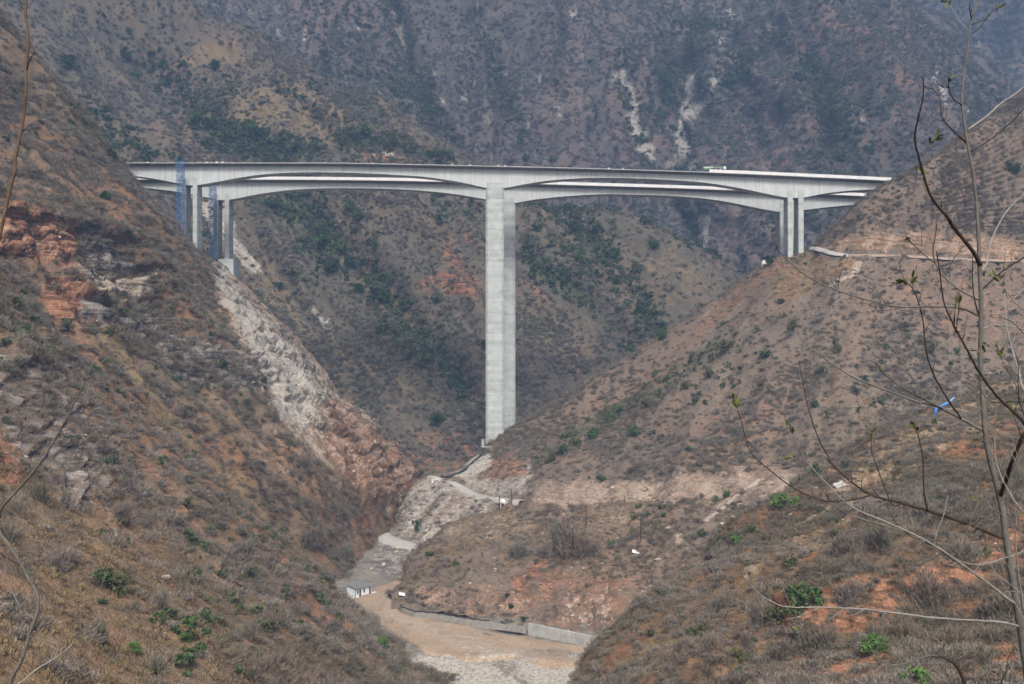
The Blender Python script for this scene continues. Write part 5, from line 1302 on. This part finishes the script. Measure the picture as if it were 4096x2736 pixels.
# --- boulders big enough to pick out
RM = [rock_mesh('boulder', 701 + k, plain_mat('pale_boulder_%d' % k, (0.36,0.29,0.22), (0.55,0.47,0.38), 1.2, 0.95, 0.3), 2) for k in range(3)]
def boulder(u, v, wpx, label, group=None):
    p = hit(u, v); s = wpx * p[1] / F / 2
    o = link('boulder', random.choice(RM), None, p + np.array([0, 0, 0.15*s])); o.scale = (s, s, s*random.uniform(.8, 1.2)); o.rotation_euler = (random.uniform(-.3,.3), random.uniform(-.3,.3), random.random()*6.28)
    tag(o, label, 'boulder', group)
gb = 'pale boulders on the ochre bench'
for (u, v, w), rk in ranked(((649,489.5,8),(658,492,6),(634,493.5,5),(613,488,5),(732,515.5,9),(719,518.5,8),(716,495,4),(654,499,6),(705,492,4),(790,515,5),(668,528,7),(618,539,5))):
    boulder(u, v, w, 'pale boulder, ' + rk + ' of those on the ochre bench of the spur', gb)
boulder(384, 565, 6, 'white boulder in the river bed beside the red bank')
boulder(372, 570, 7, 'white boulder nearest the hut at the edge of the river bed')
boulder(396, 552, 6, 'dark edged slab in the river bed below the valley road')
boulder(658, 560, 8, 'tan boulder on the face of the spur')
# ------------------------------------------------------------------ saplings in front of the camera
M['bark_grey'] = plain_mat('grey_sapling_bark', (0.095, 0.092, 0.086), (0.18, 0.174, 0.16), 9.0, 0.9, 0.3, (6, 6, 1.2))
M['bark_dark'] = plain_mat('dark_twig_bark', (0.030, 0.024, 0.02), (0.065, 0.05, 0.04), 9.0, 0.9, 0.2)
M['bark_pale'] = plain_mat('pale_twig_bark', (0.17, 0.163, 0.148), (0.29, 0.28, 0.255), 9.0, 0.85, 0.2)
M['bark_brown'] = plain_mat('brown_stem_bark', (0.075, 0.05, 0.035), (0.16, 0.115, 0.08), 7.0, 0.9, 0.2)
M['young_leaf'] = plain_mat('young_leaf', (0.05, 0.07, 0.02), (0.13, 0.16, 0.05), 9.0, 0.8)
def spline(pts, n=7):
    p = np.array(pts, float)
    if len(p) < 3: return np.array([p[0] + (p[1]-p[0])*t for t in np.linspace(0, 1, n)])
    q = np.vstack([2*p[0]-p[1], p, 2*p[-1]-p[-2]]); o = []
    for i in range(1, len(q)-2):
        for t in np.linspace(0, 1, n, endpoint=False):
            o.append(0.5*((2*q[i]) + (-q[i-1]+q[i+1])*t + (2*q[i-1]-5*q[i]+4*q[i+1]-q[i+2])*t*t + (-q[i-1]+3*q[i]-3*q[i+1]+q[i+2])*t**3))
    o.append(p[-1]); return np.array(o)
R1 = lambda x, y: (875 + x*.1593, y*.1593)
R2 = lambda x, y: (875 + x*.1593, 225 + y*.1593)
R3 = lambda x, y: (875 + x*.1593, 434 + y*.1593)
C7 = lambda x, y: (725 + x*.14347, 250 + y*.14347)
C8 = lambda x, y: (725 + x*.14347, 459 + y*.14347)
C3 = lambda x, y: (675 + x*.10647, 140 + y*.10647)
rr = random.Random(5)
def limb(root, name, pts, w0, w1, mat, Y, dY=0.0, parent=None, leaf=0, knots=True):
    """branch through picture points, w in picture pixels, drifting dY metres in depth along its length"""
    o = np.array(root.location); s = spline(pts); n = len(s)
    P = []; rad = []
    for i in range(n):
        t = i / (n-1); y = Y + dY*t; P.append(at(s[i][0] + rr.uniform(-.25, .25), s[i][1] + rr.uniform(-.25, .25), y) - o)
        k = 1 + (0.28 if knots and rr.random() < .12 else 0)
        rad.append(max(0.0024, (w0 + (w1-w0)*t**0.8) * y / F / 2 * k))
    mb = MB().tube(P, rad, 8)
    for k in range(int(n / 9) + rr.randint(0, 2)):            # side twigs and buds
        i = rr.randint(max(1, n//5), n-2); d = unit(np.array(P[i+1]) - np.array(P[i-1])); sd = rr.choice((-1, 1))
        e = unit(d * 0.8 + np.array([-d[2], rr.uniform(-.5, .5), d[0]]) * sd * rr.uniform(.5, 1.0) + np.array([0, 0, .25])); Lt = rr.uniform(.05, .34) * (0.4 + 0.6*min(1, w0/2.5))
        q = np.array(P[i]); r0 = min(rad[i]*.55, .0048)
        mb.tube([q, q + e*Lt*.5 + np.array([0, 0, -.01]), q + e*Lt + np.array([0, 0, .03*rr.random()])], [r0, r0*.75, .0018], 5)
    for k in range(n // 5):
        i = rr.randint(1, n-2); q = np.array(P[i]) + np.array([rr.gauss(0,1), rr.gauss(0,1), rr.gauss(0,1)]) * rad[i] * .55
        mb.tube([q, q + np.array([rr.gauss(0,.4), rr.gauss(0,.4), .6]) * .016], [min(rad[i]*.7, .006), .001], 4)
    b_ = mb.build(name, mat, parent or root, (0,0,0), True)
    if leaf:
        me = []; tip = np.array(P[-1]); d = unit(np.array(P[-1]) - np.array(P[-4])); mb = MB()
        for k in range(leaf * 5):
            a = unit(d*0.9 + np.array([rr.gauss(0,.5), rr.gauss(0,.5), rr.gauss(0,.35)])); q = tip - d*rr.uniform(0, .16)
            L = rr.uniform(.06, .13); sd = unit(np.cross(a, np.array([rr.gauss(0,1), rr.gauss(0,1), rr.gauss(0,1)]))) * L * .17
            mb.add([q, q + a*L*.5 + sd, q + a*L, q + a*L*.5 - sd], [(0,1,2,3)])
        mb.build('leaf_sprig', M['young_leaf'], b_)
    return b_

YT = 12.0
tree = empty('bare_sapling', (at(1040, 342, YT)[0], YT, -8.6)); tag(tree, 'tall grey leafless sapling with spreading branches in the right foreground', 'tree')
trunk = [(1046,1050),(1040,860),(1030,700),(1024,649),(1021.6,633),(1015,593),(1007,545.5),(1002.5,510.5),(996,482),(990,460),(985.7,437),(983.4,408),(980.6,360.4),(981,328.6),(981,296.7),(979.4,264.8),(978.5,239),(976,199),(972,167),(967.4,143.4),(964.2,121),(961.8,98.8),(963.4,76.5),(967.4,47.8),(971.4,19),(978.6,0),(984,-30),(986,-70)]
o_ = np.array(tree.location); s_ = spline(trunk, 5); tr_w = [np.interp(p[1], [-70,0,100,200,300,430,520,620,1050], [1.0,1.9,2.3,3.1,4.3,5.2,6.2,7.6,13]) for p in s_]
MB().tube([at(p[0], p[1], YT) - o_ for p in s_], [w*YT/F/2*(1+.05*rr.uniform(-1,1)) for w in tr_w], 12).build('trunk', M['bark_grey'], tree, (0,0,0), True)
G_, D_, L_ = M['bark_grey'], M['bark_dark'], M['bark_pale']
def B(pts, w0, w1, m, dY, parent=None, leaf=0): return limb(tree, 'branch', pts, w0, w1, m, YT, dY, parent, leaf)
B([R1(588,190),R1(545,150),R1(510,100),R1(480,45),R1(450,10)], 1.0, .5, L_, .5, None, 2)
B([R1(607,115),R1(595,60),R1(597,10)], 1.2, .6, D_, -.4)
B([R1(612,155),R1(690,120),R1(735,75),R1(785,42)], 1.1, .5, D_, .6, None, 2)
B([R1(605,210),R1(650,180),R1(690,130),R1(715,85)], .9, .5, L_, -.5)
B([R1(545,660),R1(490,620),R1(462,545),R1(466,490)], 1.3, .6, D_, -.6, None, 1)
b6 = B([R1(580,900),R1(510,840),R1(430,750),R1(410,660),R1(405,600)], 2.0, .8, D_, .7)
B([R1(407,605),R1(360,560),R1(312,542)], .9, .5, D_, .2, b6, 1); B([R1(405,600),R1(440,560),R1(458,530)], .8, .5, D_, .2, b6, 1)
b7 = B([R2(660,250),R2(610,160),R2(490,10),R1(460,1370),R1(350,1230),R1(290,1040),R1(252,880),R1(265,770),R1(300,620),R1(303,485)], 4.4, 1.0, D_, -1.2)
B([R1(283,1040),R1(315,970),R1(345,905),R1(402,840)], 1.2, .5, L_, -.2, b7, 3); B([R1(303,490),R1(285,482)], .9, .5, D_, 0, b7, 0); B([R1(300,1080),R1(318,1110)], .8, .5, D_, 0, b7, 2)
B([R1(580,815),R1(700,730),R1(790,650),R1(880,590),R1(950,530)], 1.9, 1.3, L_, .9)
B([R1(605,950),R1(730,870),R1(840,780),R1(940,680)], 1.5, .9, G_, -.6)
B([R2(672,285),R2(700,240),R2(715,150),R2(745,60),R1(830,1320),R1(940,1215)], 1.9, 1.3, L_, .6)
b11 = B([R2(645,465),R2(540,410),R2(440,330),R2(380,240),R2(365,150),R2(380,60),R1(390,1400)], 2.2, .9, L_, -.8)
B([R2(375,240),R2(300,180),R2(230,110),R2(195,85)], .9, .6, D_, -.2, b11, 2); B([R2(442,325),R2(490,220),R2(560,130),R2(600,85)], .9, .5, D_, .3, b11)
B([R2(668,410),R2(770,315),R2(850,255),R2(945,198)], 2.0, 1.6, D_, .8)
b13 = B([R2(648,570),R2(560,525),R2(440,512),R2(280,512),C7(1200,395),C7(1000,350),C7(780,280),C7(620,210),C7(500,130),C7(370,0),C3(960,990),C3(920,940),C3(903,840)], 2.6, .5, G_, -1.6)
B([C7(830,298),C7(790,285),C7(795,220),C7(810,150)], .8, .5, D_, 0, b13); B([R2(530,520),R2(515,620)], .8, .5, D_, 0, b13, 0); B([R2(530,520),R2(530,480)], .7, .5, D_, 0, b13, 1)
B([R2(650,570),R2(622,450),R2(612,330),R2(612,190)], 1.5, .6, D_, -.7)
B([R2(672,652),R2(740,630),R2(830,632),R2(945,655)], 1.7, 1.2, L_, .5)
b17 = B([R2(672,1288),R2(570,1230),R2(420,1150),R2(330,1120),C7(1350,1060),C7(1100,970),C7(900,890),C7(700,760),C7(560,650),C7(500,560)], 3.8, .8, G_, 1.2)
B([C7(1520,1110),C7(1300,1000),C7(1150,900),C7(1040,780)], 1.6, .7, D_, .4, b17, 1); B([C7(1395,1040),C7(1280,850),C7(1170,680)], 1.2, .7, L_, -.4, b17)
b17c = B([R2(540,1215),R2(430,1050),R2(360,920),R2(320,780),R2(300,600),R2(270,480),R2(230,390),R2(170,350)], 2.0, .8, D_, -.6, b17, 3)
B([R2(235,395),R2(240,330),R2(250,290)], .7, .5, D_, 0, b17c, 2)
B([R3(785,395),R3(830,270),R3(860,170),R3(940,-10)], 4.2, 3.4, D_, -.7)
b20 = B([R3(800,655),R3(600,570),R3(330,480),R3(150,430),C8(1020,250),C8(870,150),C8(710,0),C7(740,1480),C7(650,1310),C7(590,1130),C7(550,970),C7(515,770)], 3.4, .7, D_, 1.4)
B([C8(1410,360),C8(1385,200),C8(1378,0),C7(1350,1300),C7(1318,1228)], 1.8, .7, D_, -.3, b20, 2)
B([C8(1230,315),C8(1170,320),C8(1120,220),C8(1040,0),C7(1020,1400),C7(1022,1262)], 1.5, .7, D_, .3, b20, 2)
b20c = B([C8(1020,250),C8(920,275),C8(720,295),C8(570,250),C8(430,170),C8(330,90),C8(220,0),C7(160,1370),C7(110,1180),C7(55,1020)], 1.9, .7, D_, .4, b20, 3)
B([C8(725,290),C8(700,230)], .7, .5, D_, 0, b20c); B([C8(950,200),C8(955,130)], .8, .5, D_, 0, b20)
b21 = B([C8(2010,1000),C8(1990,990),C8(1850,880),C8(1700,770),C8(1560,670),C8(1400,570),C8(1240,490),C8(1050,410),C8(900,345),C8(800,270),C8(680,140),C8(550,0),C7(510,1370),C7(440,1220)], 3.6, .8, L_, -1.4, None, 2)
b21a = B([C8(1280,515),C8(1100,460),C8(900,400),C8(740,310),C8(560,190),C8(490,10),C7(430,1450)], 1.7, .7, G_, .4, b21, 2)
B([C8(1460,600),C8(1480,500),C8(1520,400),C8(1555,260)], 1.0, .6, L_, .2, b21); B([C8(1620,700),C8(1690,500),C8(1740,360),C8(1830,210)], 1.2, .7, L_, -.3, b21); B([C8(1240,480),C8(1232,400),C8(1230,320)], .9, .6, L_, 0, b21)
B([C8(1600,710),C8(1460,610),C8(1280,530),C8(1180,430),C8(1130,320)], 1.4, .6, D_, .3, b21); B([C8(870,150),C8(770,190)], .7, .5, L_, 0, b20)
b22 = B([C8(2060,1170),C8(1900,1135),C8(1500,1110),C8(1150,1070),C8(950,1045),C8(650,1035),C8(400,1025),C8(230,930),C8(130,820),C8(100,745)], 2.5, .8, L_, -1.0)
B([C8(650,1040),C8(520,1100),C8(430,1120),C8(490,1178)], .9, .6, L_, .2, b22, 1); B([C8(1160,1072),C8(1110,1080),C8(1085,1125)], .9, .5, L_, 0, b22); B([C8(500,1025),C8(475,960)], .7, .5, L_, 0, b22, 1)
B([C8(1230,1075),C8(1150,1020),C8(1110,975)], .7, .4, L_, 0, b22); B([C8(1380,1090),C8(1330,1000),C8(1280,940)], .7, .4, L_, 0, b22)

# second sapling: its stem stands just right of the frame, its limbs reach in
Y2 = 10.5
t2 = empty('bare_sapling', (at(1085, 342, Y2)[0], Y2, -7.6)); tag(t2, 'second bare sapling at the right edge reaching in with dark and pale limbs', 'tree')
o2 = np.array(t2.location); s2 = spline([(1085,1060),(1078,860),(1070,700),(1062,560),(1050,470),(1048,380),(1056,280),(1062,180)], 5)
MB().tube([at(p[0], p[1], Y2) - o2 for p in s2], [np.interp(p[1], [180,500,1060], [1.2,5,10])*Y2/F/2 for p in s2], 10).build('trunk', M['bark_dark'], t2, (0,0,0), True)
def B2(pts, w0, w1, m, dY, leaf=0): return limb(t2, 'branch', pts, w0, w1, m, Y2, dY, None, leaf)
B2([(1049,462),R2(935,1240),R2(780,1090),R2(660,930),R2(560,750),R2(480,600),R2(430,470),R2(405,280),R2(385,160)], 3.6, .9, D_, -.8)
B2([(1048,402),R2(940,1108),R2(850,1110),R2(740,1110),R2(670,1050),R2(640,950)], 1.4, .6, D_, .5)
B2([(1052,520),C8(2090,632),C8(1950,690),C8(1780,735),C8(1650,715),C8(1500,630)], 1.7, .7, L_, -.5)
B2([(1049,455),R2(935,1040),R2(905,930),R2(860,780),R2(825,620),R2(812,430)], 2.6, 1.0, L_, .8)
B2([(1058,540),R3(935,490),R3(840,360),R3(765,190),R3(750,20)], 1.8, 1.0, L_, .4)
B2([(1075,760),(1040,690),R3(920,1000),R3(885,720),R3(890,500),R3(940,370)], 1.8, .9, L_, -.5)
B2([(1056,500),R3(940,260),R3(860,130),R3(770,0),R2(700,1200),R2(620,1080)], 1.5, .6, G_, .3)
B2([(1062,600),R3(935,905),R3(890,955)], 1.2, .7, L_, .2)
B2([(1066,640),R3(935,1005),R3(700,1020),R3(600,985),R3(540,930)], 1.3, .6, G_, .5)
B2([(1049,470),R2(920,1150),R2(880,1000),R2(810,880),R2(770,760)], 1.1, .5, D_, .5, 3)
B2([(1050,480),R2(930,1180),R2(900,1020),R2(900,880),R2(880,800)], 1.0, .5, D_, -.3)

# fine crossing twigs along the right edge
for k in range(13):
    v0 = 300 + 27*k + rr.uniform(-12, 12); u1 = rr.uniform(968, 1012); up = rr.uniform(20, 95); c_ = rr.uniform(-14, 14)
    B2([(1052, v0+30), (1036, v0+8+c_*.4), ((1036+u1)/2, v0-up*.45+c_), (u1, v0-up)], rr.uniform(.9, 1.5), .5, rr.choice((D_, G_, L_)), rr.uniform(-.8, .8), 1 if k % 3 == 0 else 0)

# low sapling whose limb lifts in at the bottom edge
Y3 = 13.0
t3 = empty('bare_sapling', (at(990, 342, Y3)[0], Y3, -8.8)); tag(t3, 'low dark limbed sapling arching in from the bottom edge on the right', 'tree')
o3 = np.array(t3.location); P3 = [(990,1010),(978,860),(968,720),C8(1670,1568),C8(1600,1430),C8(1490,1370)]
s3 = spline(P3, 6); MB().tube([at(p[0], p[1], Y3) - o3 for p in s3], [np.interp(i, [0, len(s3)-1], [7, 2.0])*Y3/F/2 for i in range(len(s3))], 9).build('trunk', M['bark_dark'], t3, (0,0,0), True)
limb(t3, 'branch', [C8(1490,1370),C8(1400,1375),C8(1280,1420),C8(1170,1440),C8(1050,1390),C8(980,1330)], 2.0, .7, G_, Y3, -.6)
limb(t3, 'branch', [C8(1460,1370),C8(1520,1310),C8(1550,1250),C8(1560,1180)], 1.3, .6, D_, Y3, .3)
limb(t3, 'branch', [C8(1570,1420),C8(1690,1370),C8(1780,1300)], .9, .5, D_, Y3, .3)
limb(t3, 'branch', [(975,740),R3(820,1500),R3(830,1420),R3(880,1330)], 1.6, .7, D_, Y3, .4)

# left foreground sapling, weaving in and out of the left edge
Y4 = 11.0
t4 = empty('bare_sapling', (at(-8, 342, Y4)[0], Y4, -7.9)); tag(t4, 'thin bare sapling bending in and out along the left edge of the picture', 'tree')
o4 = np.array(t4.location)
LT = lambda x, y: (x*.10907, 513 + y*.10907)        # lower left enlargement
UL = lambda x, y: (x*.10907, y*.10907)
ML = lambda x, y: (x*.10907, 171 + y*.10907)
NL = lambda x, y: (x*.10907, 342 + y*.10907)
pt = [(-12,1058),(-14,900),(-6,760),LT(90,1568),LT(170,1400),LT(240,1230),LT(270,1110),LT(330,950),LT(350,860),LT(340,740),LT(240,560),LT(170,430),LT(60,260),LT(0,180),(-14,492),(-30,430),(-24,340),(-8,270),ML(0,590),ML(40,400),ML(100,130),ML(135,0),UL(140,1440),UL(200,1170),UL(235,880),UL(240,620),UL(260,330),UL(235,150),UL(240,0),(27,-40),(30,-90)]
s4 = spline(pt, 5); w4 = [np.interp(i, [0, 15, 40, 75, 100, 150], [9, 4.4, 3.4, 3.0, 3.6, 2.0]) for i in range(len(s4))]
kc = 82                                                   # grey below, brown above the bend outside the frame
q4 = [at(p[0], p[1], Y4) - o4 for p in s4]; r4 = [w*Y4/F/2*(1+.06*rr.uniform(-1,1)) for w in w4]
MB().tube(q4[:kc+1], r4[:kc+1], 10).build('trunk', M['bark_grey'], t4, (0,0,0), True)
MB().tube(q4[kc-1:], r4[kc-1:], 10).build('upper_stem', M['bark_brown'], t4, (0,0,0), True)
def B4(pts, w0, w1, m, dY, leaf=0): return limb(t4, 'branch', pts, w0, w1, m, Y4, dY, None, leaf)
B4([(-16,478),NL(-20,1590),NL(20,1510),NL(280,1220),NL(420,1030),NL(590,740),NL(700,520),NL(800,350),NL(850,300)], 4.2, .7, M['bark_grey'], -.6)
B4([UL(225,90),UL(195,40),UL(165,-20)], 1.3, .7, M['bark_dark'], .3)
B4([UL(245,640),UL(275,550),UL(310,500),UL(340,480)], 1.4, .5, M['bark_dark'], -.3)
B4([UL(205,1215),UL(230,1180)], 1.1, .5, M['bark_dark'], .1)
B4([(-10,700),LT(170,1568),LT(340,1430),LT(460,1360),LT(560,1290),LT(620,1240),LT(680,1170)], 2.3, .6, M['bark_pale'], .5)
B4([LT(270,1110),LT(340,1030),LT(400,950)], 1.5, .6, M['bark_dark'], .2)
B4([LT(310,975),LT(220,890),LT(180,850),LT(110,720),LT(55,560),LT(65,420),LT(100,270),LT(140,170)], 1.7, .8, M['bark_pale'], -.4)
B4([LT(180,480),LT(70,420),LT(0,370),(-12,550)], 1.7, 1.0, M['bark_dark'], .3)
# ------------------------------------------------------------------ the air in the valley
hz, nt, b = new_mat('haze_air'); nt.nodes.remove(b)
pv = node(nt, 'ShaderNodeVolumePrincipled'); pv.inputs['Color'].default_value = (0.34, 0.56, 0.95, 1)
pv.inputs['Density'].default_value = 0.00032; pv.inputs['Anisotropy'].default_value = 0.0
nt.links.new(pv.outputs[0], nt.nodes['Material Output'].inputs['Volume'])
hb = MB(); hb.box(-2600, -120, -100, 2600, 2700, 1400)
tag(hb.build('haze', hz), 'pale blue haze filling the whole valley', 'haze', kind='stuff')
